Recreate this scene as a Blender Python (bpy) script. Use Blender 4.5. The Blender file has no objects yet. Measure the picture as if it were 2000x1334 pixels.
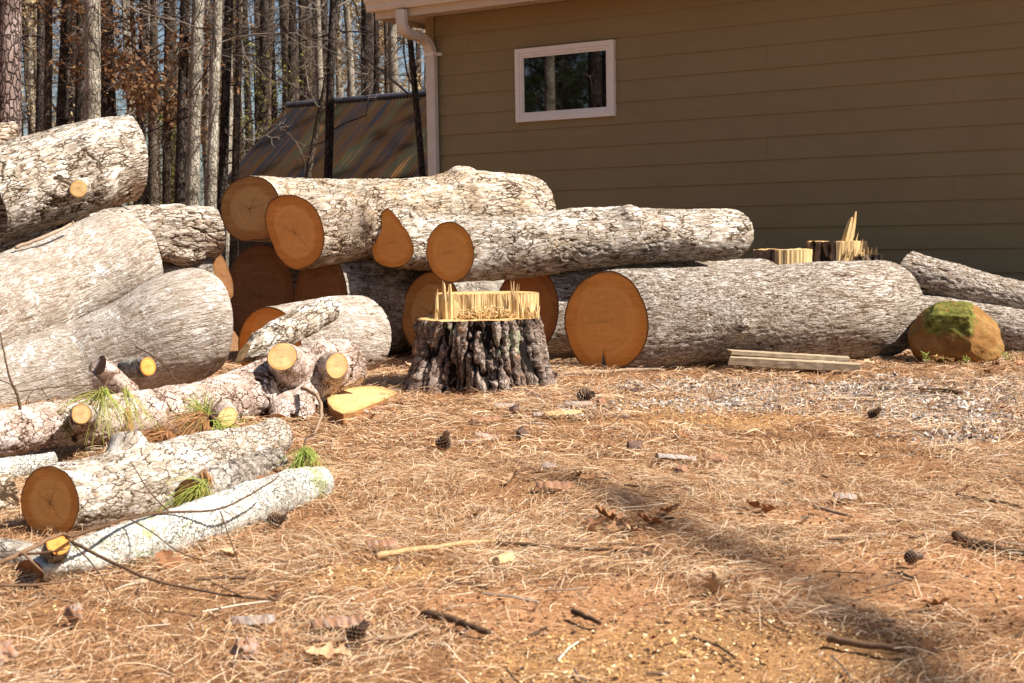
import bpy, math, random
import numpy as np
from mathutils import Vector, Matrix, Euler

R = math.radians
random.seed(7)
RNG = np.random.default_rng(11)
scene = bpy.context.scene
col = scene.collection

# ------------------------------------------------------------------ camera
F = 2778.0                                    # focal length in pixels of the 2000 px wide photograph
CAM = np.array([0.0, 0.0, 0.8])
cam_rot = (Matrix.Rotation(R(90 - 4.16), 3, 'X') @ Matrix.Rotation(R(-0.97), 3, 'Z'))
cd = bpy.data.cameras.new('camera')
cd.lens = 50.0; cd.sensor_width = 36.0
cd.clip_start = 0.05; cd.clip_end = 2000
cd.dof.use_dof = True; cd.dof.focus_distance = 7.2; cd.dof.aperture_fstop = 9.0
cam = bpy.data.objects.new('camera', cd); col.objects.link(cam)
cam.matrix_world = Matrix.Translation(Vector(CAM)) @ cam_rot.to_4x4()
scene.camera = cam
CR = np.array(cam_rot)

# ------------------------------------------------------------------ sky and sun
SUN_EL, SUN_AZ = 47.0, 20.0                   # the sun stands right of the yard, a little behind the camera
S = np.array([math.cos(R(SUN_EL)) * math.cos(R(SUN_AZ)), -math.cos(R(SUN_EL)) * math.sin(R(SUN_AZ)), math.sin(R(SUN_EL))])
w = bpy.data.worlds.new('World'); scene.world = w; w.use_nodes = True
wn = w.node_tree.nodes; wl = w.node_tree.links
bg = wn['Background']; sky = wn.new('ShaderNodeTexSky'); sky.sky_type = 'NISHITA'; sky.sun_disc = False
sky.sun_elevation = R(SUN_EL); sky.sun_rotation = math.atan2(S[0], S[1])
sky.air_density = 1.0; sky.dust_density = 1.5; sky.ozone_density = 1.0
wl.new(sky.outputs[0], bg.inputs[0]); bg.inputs[1].default_value = 0.057
sd = bpy.data.lights.new('sun', 'SUN'); sd.energy = 5.0; sd.angle = R(0.53); sd.color = (1.0, 0.94, 0.84)
so = bpy.data.objects.new('sun', sd); col.objects.link(so)
so.rotation_euler = Vector(S).to_track_quat('Z', 'Y').to_euler()
scene.view_settings.view_transform = 'Standard'; scene.view_settings.look = 'None'
scene.view_settings.exposure = 1.0; scene.view_settings.gamma = 1.0
scene.render.engine = 'CYCLES'
scene.cycles.max_bounces = 6; scene.cycles.diffuse_bounces = 3; scene.cycles.glossy_bounces = 3
scene.cycles.transparent_max_bounces = 6

# ------------------------------------------------------------------ pixel helpers (where a thing stands)
def ray(px, py):
    return CR @ np.array([(px - 1000.0) / F, -(py - 667.0) / F, -1.0])
def at(px, py, d):                            # the point of that sight line at world depth y = d
    r = ray(px, py); return CAM + r * (d / r[1])
def gnd(px, py, z=0.0):
    r = ray(px, py); return CAM + r * ((z - CAM[2]) / r[2])
def plane_hit(px, py, p0, n):
    r = ray(px, py); return CAM + r * (np.dot(p0 - CAM, n) / np.dot(r, n))

# ------------------------------------------------------------------ numpy noise
def _hash(ix, iy, iz, seed):
    h = (ix.astype(np.int64) * 374761393 + iy.astype(np.int64) * 668265263 + iz.astype(np.int64) * 2147483647 + seed * 1274126177) & 0xFFFFFFFF
    h = ((h ^ (h >> 13)) * 1274126177) & 0xFFFFFFFF
    h = ((h ^ (h >> 16)) * 2246822519) & 0xFFFFFFFF
    return ((h ^ (h >> 15)) & 0xFFFFFF) / float(0xFFFFFF)
def vnoise(p, seed=0):
    i = np.floor(p).astype(np.int64); f = p - i; f = f * f * (3 - 2 * f)
    r = 0
    for dx in (0, 1):
        for dy in (0, 1):
            for dz in (0, 1):
                wgt = (f[:, 0] if dx else 1 - f[:, 0]) * (f[:, 1] if dy else 1 - f[:, 1]) * (f[:, 2] if dz else 1 - f[:, 2])
                r = r + wgt * _hash(i[:, 0] + dx, i[:, 1] + dy, i[:, 2] + dz, seed)
    return r * 2 - 1
def fbm(p, octv=4, seed=0):
    r = 0; a = 1.0; t = 0
    for o in range(octv):
        r = r + a * vnoise(p * (2.03 ** o) + 17.3 * o, seed + o); t += a; a *= 0.5
    return r / t
def worley(p, seed=0):
    i = np.floor(p).astype(np.int64)
    n = len(p); f1 = np.full(n, 9.0); f2 = np.full(n, 9.0); pid = np.zeros(n)
    for dx in (-1, 0, 1):
        for dy in (-1, 0, 1):
            for dz in (-1, 0, 1):
                cx, cy, cz = i[:, 0] + dx, i[:, 1] + dy, i[:, 2] + dz
                q = np.stack([cx + _hash(cx, cy, cz, seed), cy + _hash(cx, cy, cz, seed + 1), cz + _hash(cx, cy, cz, seed + 2)], 1)
                d = np.sqrt(((q - p) ** 2).sum(1))
                nearer = d < f1
                f2 = np.where(nearer, f1, np.minimum(f2, d))
                pid = np.where(nearer, _hash(cx, cy, cz, seed + 3), pid)
                f1 = np.where(nearer, d, f1)
    return f1, f2, pid
def sstep(a, b, x):
    t = np.clip((x - a) / (b - a), 0, 1); return t * t * (3 - 2 * t)

# ------------------------------------------------------------------ object helpers
def tag(o, label=None, cat=None, group=None, kind=None):
    if label: o['label'] = label
    if cat: o['category'] = cat
    if group: o['group'] = group
    if kind: o['kind'] = kind
    return o
def link(name, me, mat=None, parent=None):
    o = bpy.data.objects.new(name, me); col.objects.link(o)
    if mat is not None:
        for m in (mat if isinstance(mat, (list, tuple)) else [mat]): me.materials.append(m)
    if parent is not None: o.parent = parent
    return o
def empty(name, loc, label, cat, group=None, kind=None):
    o = bpy.data.objects.new(name, None); col.objects.link(o)
    o.location = Vector([float(v) for v in loc]); o.empty_display_size = 0.1
    return tag(o, label, cat, group, kind)
def np_mesh(name, verts, quads=None, tris=None, smooth=True):
    me = bpy.data.meshes.new(name)
    verts = np.asarray(verts, dtype=np.float32)
    quads = np.zeros((0, 4), np.int32) if quads is None or len(quads) == 0 else np.asarray(quads, np.int32)
    tris = np.zeros((0, 3), np.int32) if tris is None or len(tris) == 0 else np.asarray(tris, np.int32)
    me.vertices.add(len(verts)); me.vertices.foreach_set('co', verts.ravel())
    nl = quads.size + tris.size
    me.loops.add(nl); me.loops.foreach_set('vertex_index', np.concatenate([quads.ravel(), tris.ravel()]).astype(np.int32))
    nf = len(quads) + len(tris)
    me.polygons.add(nf)
    ls = np.concatenate([np.arange(len(quads)) * 4, quads.size + np.arange(len(tris)) * 3]).astype(np.int32)
    me.polygons.foreach_set('loop_start', ls)
    me.polygons.foreach_set('use_smooth', np.full(nf, smooth, dtype=bool))
    me.update(calc_edges=True); me.validate()
    return me
def attr(me, name, data):
    data = np.asarray(data, np.float32)
    if data.ndim == 2:
        a = me.attributes.new(name, 'FLOAT_VECTOR', 'POINT'); a.data.foreach_set('vector', data.ravel())
    else:
        a = me.attributes.new(name, 'FLOAT', 'POINT'); a.data.foreach_set('value', data)
class MB:                                     # collects simple shapes into ONE mesh
    def __init__(s): s.v = []; s.q = []; s.t = []; s.n = 0; s.a = []
    def add(s, v, q=None, t=None, a=0.0):
        v = np.asarray(v, float)
        if q is not None and len(q): s.q.append(np.asarray(q) + s.n)
        if t is not None and len(t): s.t.append(np.asarray(t) + s.n)
        s.v.append(v); s.a.append(np.full(len(v), a) if np.isscalar(a) else a); s.n += len(v)
    def box(s, o, ux, uy, uz, a=0.0):         # corner o and three edge vectors
        o, ux, uy, uz = [np.asarray(k, float) for k in (o, ux, uy, uz)]
        v = [o, o + ux, o + ux + uy, o + uy, o + uz, o + ux + uz, o + ux + uy + uz, o + uy + uz]
        s.add(v, [[0, 3, 2, 1], [4, 5, 6, 7], [0, 1, 5, 4], [1, 2, 6, 5], [2, 3, 7, 6], [3, 0, 4, 7]], a=a)
    def tube(s, pts, rad, sides=6, a=0.0, closed=True):
        pts = np.asarray(pts, float); n = len(pts); rad = np.broadcast_to(np.asarray(rad, float), (n,))
        t = np.gradient(pts, axis=0); t /= np.linalg.norm(t, axis=1)[:, None] + 1e-12
        ref = np.array([0, 0, 1.0]) if abs(t[:, 2]).mean() < 0.8 else np.array([1.0, 0, 0])
        e1 = np.cross(t, ref); e1 /= np.linalg.norm(e1, axis=1)[:, None] + 1e-12
        e2 = np.cross(t, e1)
        th = np.arange(sides) * 2 * np.pi / sides
        v = pts[:, None, :] + rad[:, None, None] * (np.cos(th)[None, :, None] * e1[:, None, :] + np.sin(th)[None, :, None] * e2[:, None, :])
        v = v.reshape(-1, 3)
        i = np.arange(n - 1)[:, None] * sides; j = np.arange(sides)[None, :]; j2 = (j + 1) % sides
        q = np.stack([i + j, i + j2, i + sides + j2, i + sides + j], -1).reshape(-1, 4)
        tri = []
        if closed:
            v = np.vstack([v, pts[0], pts[-1]]); m = n * sides
            tri = [[m, (k + 1) % sides, k] for k in range(sides)] + [[m + 1, m - sides + k, m - sides + (k + 1) % sides] for k in range(sides)]
        s.add(v, q, tri, a)
    def build(s, name, mat, parent=None, smooth=False, attrname=None):
        v = np.vstack(s.v)
        if parent is not None: v = v - np.array(parent.matrix_world.translation if parent.parent is None and parent.type == 'EMPTY' else (0, 0, 0)) if False else v
        me = np_mesh(name, v, np.vstack(s.q) if s.q else None, np.vstack(s.t) if s.t else None, smooth)
        if attrname: attr(me, attrname, np.concatenate(s.a))
        return link(name, me, mat, parent)
def rebase(root):                             # children built in world space under an Empty: make them local to it
    inv = Matrix.Translation(-root.location)
    for ch in root.children:
        if ch.type == 'MESH': ch.data.transform(inv)
        for g in ch.children:
            if g.type == 'MESH': g.data.transform(inv)
def settle(o):                                # put a world-space mesh's origin at its own base
    me = o.data; n = len(me.vertices); c = np.empty(n * 3, np.float32); me.vertices.foreach_get('co', c); c = c.reshape(-1, 3)
    p = np.array([c[:, 0].mean(), c[:, 1].mean(), c[:, 2].min()])
    inv = Matrix.Translation(Vector([float(-k) for k in p]))
    me.transform(inv); o.location = Vector([float(k) for k in p])
    for ch in o.children:
        ch.data.transform(inv)
        for g in ch.children: g.data.transform(inv)
    return o

# ------------------------------------------------------------------ material helpers
class NT:
    def __init__(s, name):
        s.m = bpy.data.materials.new(name); s.m.use_nodes = True
        s.n = s.m.node_tree.nodes; s.l = s.m.node_tree.links
        s.b = s.n['Principled BSDF']
    def node(s, t, **kw):
        n = s.n.new(t)
        for k, v in kw.items(): setattr(n, k, v)
        return n
    def set(s, sock, v):
        if hasattr(v, 'is_output') or isinstance(v, bpy.types.NodeSocket): s.l.new(v, sock)
        else: sock.default_value = v
    def math(s, op, a, b=0.0, c=0.0, clamp=False):
        n = s.node('ShaderNodeMath', operation=op, use_clamp=clamp)
        for i, k in enumerate((a, b, c)): s.set(n.inputs[i], k)
        return n.outputs[0]
    def vmul(s, v, sc):
        n = s.node('ShaderNodeVectorMath', operation='MULTIPLY'); s.set(n.inputs[0], v); n.inputs[1].default_value = sc; return n.outputs[0]
    def vadd(s, v, w_):
        n = s.node('ShaderNodeVectorMath', operation='ADD'); s.set(n.inputs[0], v); s.set(n.inputs[1], w_); return n.outputs[0]
    def attr(s, name, out='Vector'):
        n = s.node('ShaderNodeAttribute'); n.attribute_name = name; return n.outputs[out]
    def noise(s, v, scale, detail=4.0, rough=0.6, out=0, dist=0.0):
        n = s.node('ShaderNodeTexNoise'); s.set(n.inputs['Vector'], v); n.inputs['Scale'].default_value = scale
        n.inputs['Detail'].default_value = detail; n.inputs['Roughness'].default_value = rough; n.inputs['Distortion'].default_value = dist
        return n.outputs[out]
    def ramp(s, f, stops, interp='LINEAR'):
        n = s.node('ShaderNodeValToRGB'); n.color_ramp.interpolation = interp; e = n.color_ramp.elements
        while len(e) > 1: e.remove(e[-1])
        e[0].position = stops[0][0]; e[0].color = tuple(stops[0][1]) + (1,)
        for p, c in stops[1:]:
            k = e.new(p); k.color = tuple(c) + (1,)
        s.set(n.inputs[0], f); return n.outputs[0]
    def mix(s, f, a, b):
        n = s.node('ShaderNodeMix', data_type='RGBA')
        s.set(n.inputs[0], f)
        s.set(n.inputs[6], a if not isinstance(a, tuple) else tuple(a)[:3] + (1,))
        s.set(n.inputs[7], b if not isinstance(b, tuple) else tuple(b)[:3] + (1,))
        return n.outputs[2]
    def mrange(s, v, a, b, c=0.0, d=1.0):
        n = s.node('ShaderNodeMapRange'); s.set(n.inputs[0], v)
        for i, k in enumerate((a, b, c, d)): n.inputs[i + 1].default_value = k
        return n.outputs[0]
    def bump(s, h, strength=0.5, dist=0.005):
        n = s.node('ShaderNodeBump'); n.inputs['Strength'].default_value = strength; n.inputs['Distance'].default_value = dist
        s.set(n.inputs['Height'], h); return n.outputs[0]
    def done(s, colr, rough=0.85, normal=None, spec=0.25):
        s.set(s.b.inputs['Base Color'], colr if not isinstance(colr, tuple) else tuple(colr)[:3] + (1,))
        s.set(s.b.inputs['Roughness'], rough); s.b.inputs['Specular IOR Level'].default_value = spec
        if normal is not None: s.l.new(normal, s.b.inputs['Normal'])
        return s.m

def bark_mat(name, plate, crack, patch=None, patch_amt=0.0, lichen=None, lichen_amt=0.0, fine=60.0, stretch=0.35, bump=0.6, edge=0.5, moss=None, moss_amt=0.0, ridges=(), vor=(), furrow=None, geo=1.0, lsc=(1, 1, 1)):
    t = NT(name)
    bk = t.attr('bk'); crk = t.attr('crk', 'Fac'); pid = t.attr('pid', 'Fac')
    st = t.vmul(bk, (1, 1, stretch))
    n1 = t.noise(st, fine, 6, 0.7); n2 = t.noise(bk, 7.0, 4, 0.6); n3 = t.noise(st, fine * 3.2, 4, 0.7)
    f = t.math('ADD', t.math('MULTIPLY', n1, 0.55), t.math('MULTIPLY', pid, 0.20))
    f = t.math('ADD', f, t.math('MULTIPLY', n2, 0.40))
    c = t.ramp(f, [(0.36, plate[0]), (0.55, plate[1]), (0.74, plate[2])])
    if patch is not None:
        pm = t.math('ADD', t.math('MULTIPLY', t.noise(bk, 5.0, 6, 0.7, dist=0.6), 0.85), t.math('MULTIPLY', pid, 0.16))
        c = t.mix(t.mrange(pm, 0.68 - patch_amt, 0.80 - patch_amt, 0, 0.9), c, patch)
    if lichen is not None:
        lm = t.math('ADD', t.noise(t.vmul(bk, lsc), 22.0, 6, 0.75), t.math('MULTIPLY', t.math('SUBTRACT', n2, 0.5), 0.5))
        c = t.mix(t.mrange(lm, 0.62 - lichen_amt, 0.70 - lichen_amt), c, lichen)
    if moss is not None:
        lm = t.math('ADD', t.noise(bk, 40.0, 4, 0.7), t.math('MULTIPLY', t.math('SUBTRACT', t.noise(bk, 4.0, 2), 0.5), 1.2))
        c = t.mix(t.mrange(lm, 0.75 - moss_amt, 0.83 - moss_amt), c, moss)
    # cracks: 1 on the plates, 0 down in a crack
    warp = t.node('ShaderNodeVectorMath', operation='SCALE'); t.l.new(t.vadd(t.noise(bk, 26.0, 4, 0.6, out=1), (-0.5, -0.5, -0.5)), warp.inputs[0]); warp.inputs[3].default_value = 0.026
    wb = t.vadd(bk, warp.outputs[0])
    top = t.mix(geo, (1, 1, 1), t.mrange(t.math('ADD', crk, t.math('MULTIPLY', t.math('SUBTRACT', n1, 0.5), edge)), 0.05, 0.6))
    gate = t.mrange(t.noise(bk, 11.0, 4, 0.65), 0.36, 0.60)
    for (cu, ca, wd) in vor:
        v = t.node('ShaderNodeTexVoronoi', feature='DISTANCE_TO_EDGE'); v.inputs['Scale'].default_value = 1.0; v.inputs['Randomness'].default_value = 1.0
        t.l.new(t.vmul(wb, (1 / cu, 1 / cu, 1 / ca)), v.inputs['Vector'])
        wid = t.math('MULTIPLY', gate, wd)
        k = t.math('DIVIDE', v.outputs['Distance'], t.math('ADD', wid, 0.002), clamp=True)
        top = t.mix(1.0, (0, 0, 0), t.math('MULTIPLY', top, k))
    for (cu, ca, wd, amt) in ridges:
        n = t.noise(t.vmul(wb, (1 / cu, 1 / cu, 1 / ca)), 1.0, 2, 0.5)
        k = t.math('DIVIDE', t.math('ABSOLUTE', t.math('SUBTRACT', n, 0.5)), wd, clamp=True)
        k = t.math('ADD', t.math('MULTIPLY', k, amt), 1 - amt)
        top = t.mix(1.0, (0, 0, 0), t.math('MULTIPLY', top, k))
    if furrow is not None: c = t.mix(t.mrange(top, 0.25, 0.95), furrow, c)
    c = t.mix(t.mrange(top, 0.05, 0.50), crack, c)
    h = t.math('ADD', t.math('MULTIPLY', n1, 0.5), t.math('MULTIPLY', n3, 0.35))
    h = t.math('ADD', h, t.math('MULTIPLY', top, 0.9))
    return t.done(c, 0.92, t.bump(h, bump, 0.008), 0.12)

WHITE = ((0.19, 0.135, 0.092), (0.43, 0.36, 0.29), (0.73, 0.685, 0.635))
M_PLATE = bark_mat('bark_white_plates', WHITE, (0.040, 0.026, 0.017), (0.43, 0.275, 0.15), 0.085, fine=42, stretch=0.22, vor=((0.021, 0.110, 0.12), (0.012, 0.040, 0.05)), furrow=(0.28, 0.195, 0.125), bump=0.9)
M_PLATE2 = bark_mat('bark_white_orange', ((0.24, 0.16, 0.10), (0.48, 0.38, 0.28), (0.73, 0.665, 0.585)), (0.042, 0.025, 0.015), (0.47, 0.25, 0.09), 0.10, fine=42, stretch=0.3, vor=((0.024, 0.080, 0.10), (0.012, 0.030, 0.055)), furrow=(0.30, 0.19, 0.11), bump=0.9)
M_PLATE3 = bark_mat('bark_white_fine_plates', WHITE, (0.040, 0.026, 0.017), (0.43, 0.275, 0.15), 0.085, fine=60, stretch=0.22, vor=((0.014, 0.080, 0.10), (0.007, 0.022, 0.045)), furrow=(0.28, 0.195, 0.125), bump=0.8, geo=0.45)
M_RIDGE = bark_mat('bark_grey_ridged', ((0.20, 0.152, 0.115), (0.46, 0.395, 0.335), (0.69, 0.64, 0.59)), (0.060, 0.040, 0.026), (0.40, 0.27, 0.17), 0.0, fine=60, stretch=0.25, ridges=((0.020, 0.085, 0.07, 0.8), (0.010, 0.030, 0.08, 0.55)), furrow=(0.27, 0.19, 0.13), bump=1.0)
M_SMOOTH = bark_mat('bark_grey_smooth', ((0.26, 0.205, 0.16), (0.47, 0.41, 0.355), (0.66, 0.62, 0.58)), (0.13, 0.090, 0.062), lichen=(0.86, 0.85, 0.84), lichen_amt=0.045, lsc=(0.45, 0.45, 1.6), fine=55, stretch=0.3, bump=0.7, ridges=((0.015, 0.085, 0.07, 0.7), (0.008, 0.030, 0.08, 0.4)), furrow=(0.33, 0.25, 0.18))
M_LICHEN = bark_mat('bark_lichen', ((0.28, 0.22, 0.17), (0.58, 0.54, 0.475), (0.76, 0.74, 0.68)), (0.06, 0.045, 0.03), (0.42, 0.20, 0.07), -0.02, lichen=(0.78, 0.785, 0.72), lichen_amt=0.12, fine=110, stretch=0.9, bump=1.0, moss=(0.46, 0.48, 0.24), moss_amt=0.10, vor=((0.009, 0.012, 0.09),), furrow=(0.42, 0.38, 0.30))
M_FLAKE = bark_mat('bark_pinkish_flakes', ((0.20, 0.125, 0.09), (0.45, 0.345, 0.29), (0.66, 0.57, 0.53)), (0.03, 0.016, 0.010), (0.42, 0.22, 0.12), 0.05, fine=30, stretch=0.6, vor=((0.036, 0.055, 0.06), (0.017, 0.022, 0.05)), furrow=(0.30, 0.17, 0.10), bump=0.8)
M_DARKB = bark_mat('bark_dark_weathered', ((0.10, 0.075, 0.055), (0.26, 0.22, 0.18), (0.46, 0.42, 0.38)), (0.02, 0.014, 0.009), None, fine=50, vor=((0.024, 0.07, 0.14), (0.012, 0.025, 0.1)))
M_FURROW = bark_mat('bark_furrowed_pine', ((0.055, 0.038, 0.030), (0.185, 0.128, 0.100), (0.42, 0.345, 0.295)), (0.010, 0.007, 0.006), (0.42, 0.19, 0.075), 0.09, fine=40, stretch=0.3, bump=0.9, moss=(0.30, 0.31, 0.20), moss_amt=0.02, vor=((0.02, 0.035, 0.12),))

def wood_mat(name, heart, sap, dark, ring=0.0075, heart_r=0.72, cracks=5, seed=0, streak=0.3, crack_w=0.02, edge_dark=0.95):
    rr = random.Random(seed)
    t = NT(name)
    cap = t.attr('cap')
    sp = t.node('ShaderNodeSeparateXYZ'); t.l.new(cap, sp.inputs[0]); x, y, rho = sp.outputs
    wob = t.noise(cap, 9.0, 3, 0.5); wob2 = t.noise(cap, 55.0, 3, 0.6)
    rad = t.math('SQRT', t.math('ADD', t.math('MULTIPLY', x, x), t.math('MULTIPLY', y, y)))
    rad = t.math('ADD', rad, t.math('MULTIPLY', t.math('SUBTRACT', wob, 0.5), 0.05))
    wave = t.math('SINE', t.math('MULTIPLY', rad, 6.2832 / ring))
    wave2 = t.math('SINE', t.math('MULTIPLY', rad, 6.2832 / (ring * 3.7)))
    sw = t.math('ADD', t.math('MULTIPLY', wave, 0.5), t.math('MULTIPLY', wave2, 0.5))
    rho2 = t.math('ADD', rho, t.math('MULTIPLY', t.math('SUBTRACT', wob, 0.5), 0.25))
    c = t.ramp(rho2, [(0.0, tuple(k * 0.9 for k in heart)), (max(heart_r - 0.08, 0.05), heart), (heart_r, sap), (1.0, tuple(k * 0.85 for k in sap))])
    c = t.mix(t.mrange(sw, -1.2, 1.2, 0.0, 0.34), c, dark)
    # saw scratches run straight over the face
    mp = t.node('ShaderNodeMapping'); mp.inputs['Rotation'].default_value = (0, 0, R(rr.uniform(20, 70))); mp.inputs['Scale'].default_value = (3.0, 70.0, 1.0)
    t.l.new(cap, mp.inputs[0])
    sc = t.noise(mp.outputs[0], 2.0, 4, 0.6)
    c = t.mix(t.mrange(sc, 0.38, 0.75, 0.0, streak), c, tuple(min(1, k * 1.35) for k in heart))
    mp2 = t.node('ShaderNodeMapping'); mp2.inputs['Rotation'].default_value = (0, 0, R(rr.uniform(25, 60))); mp2.inputs['Scale'].default_value = (1.5, 14.0, 1.0)
    t.l.new(cap, mp2.inputs[0]); c = t.mix(t.mrange(t.noise(mp2.outputs[0], 1.6, 3, 0.55), 0.45, 0.7, 0.0, streak), c, tuple(min(1, k * 1.3) for k in heart))
    st = t.noise(cap, 6.0, 3)
    c = t.mix(t.mrange(st, 0.5, 0.8, 0.0, 0.35), c, dark)
    for k in range(cracks):                   # drying checks from the pith
        a = k * 6.2832 / cracks + rr.uniform(-0.4, 0.4); ln = rr.uniform(0.35, 0.8)
        off = t.math('MULTIPLY', t.math('SUBTRACT', t.noise(cap, 14.0 + k, 3), 0.5), 0.05)
        d = t.math('ABSOLUTE', t.math('ADD', t.math('SUBTRACT', t.math('MULTIPLY', x, math.sin(a)), t.math('MULTIPLY', y, math.cos(a))), off))
        al = t.math('ADD', t.math('MULTIPLY', x, math.cos(a)), t.math('MULTIPLY', y, math.sin(a)))
        wd = t.math('MULTIPLY', t.math('SUBTRACT', ln, rho), crack_w * 0.14)
        inside = t.math('LESS_THAN', d, wd)
        inside = t.math('MULTIPLY', inside, t.math('GREATER_THAN', al, 0.0))
        c = t.mix(t.math('MULTIPLY', inside, 0.8), c, tuple(k_ * 0.28 for k_ in dark))
    rough_edge = t.math('ADD', rho, t.math('MULTIPLY', t.math('SUBTRACT', wob2, 0.5), 0.05))
    c = t.mix(t.mrange(rough_edge, edge_dark, edge_dark + 0.03, 0.0, 0.9), c, (0.10, 0.045, 0.02))
    hh = t.math('ADD', t.math('MULTIPLY', sc, 0.7), t.math('MULTIPLY', wave, 0.08))
    return t.done(c, 0.75, t.bump(hh, 0.35, 0.004), 0.2)
W_ORANGE = wood_mat('wood_orange', (0.74, 0.335, 0.085), (0.64, 0.245, 0.045), (0.50, 0.185, 0.036), 0.011, 0.8, 4, 1, crack_w=0.012)
W_HEART = wood_mat('wood_pale_heart', (0.74, 0.37, 0.115), (0.58, 0.22, 0.044), (0.48, 0.19, 0.042), 0.010, 0.74, 7, 2, crack_w=0.02)
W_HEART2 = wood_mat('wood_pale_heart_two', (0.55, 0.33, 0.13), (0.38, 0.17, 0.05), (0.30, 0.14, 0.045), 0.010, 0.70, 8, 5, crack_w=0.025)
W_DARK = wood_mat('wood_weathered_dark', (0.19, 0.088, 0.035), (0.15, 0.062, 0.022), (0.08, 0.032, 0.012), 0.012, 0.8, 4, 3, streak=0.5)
W_RED = wood_mat('wood_red_brown', (0.36, 0.15, 0.045), (0.28, 0.10, 0.03), (0.20, 0.075, 0.022), 0.012, 0.8, 5, 4)
W_FRESH = wood_mat('wood_fresh_yellow', (0.58, 0.385, 0.18), (0.54, 0.31, 0.105), (0.38, 0.19, 0.06), 0.007, 0.80, 4, 6, streak=0.5, crack_w=0.006, edge_dark=0.95)

def plain_wood(name, a, b, c_, sc=(8, 8, 60), bump=0.6):
    t = NT(name); g = t.node('ShaderNodeNewGeometry'); tc = t.node('ShaderNodeTexCoord')
    v = t.vmul(tc.outputs['Object'], sc)
    n = t.noise(v, 1.0, 6, 0.7); n2 = t.noise(tc.outputs['Object'], 14.0, 3)
    f = t.math('ADD', t.math('MULTIPLY', n, 0.75), t.math('MULTIPLY', n2, 0.3))
    return t.done(t.ramp(f, [(0.3, a), (0.52, b), (0.75, c_)]), 0.8, t.bump(n, bump, 0.006), 0.2)
M_SPLINT = plain_wood('splintered_wood', (0.42, 0.25, 0.095), (0.58, 0.40, 0.185), (0.72, 0.575, 0.35), (150, 150, 9), 0.25)
M_PLANK = plain_wood('weathered_plank', (0.13, 0.09, 0.06), (0.38, 0.29, 0.19), (0.58, 0.48, 0.35), (5, 70, 70))

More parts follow.
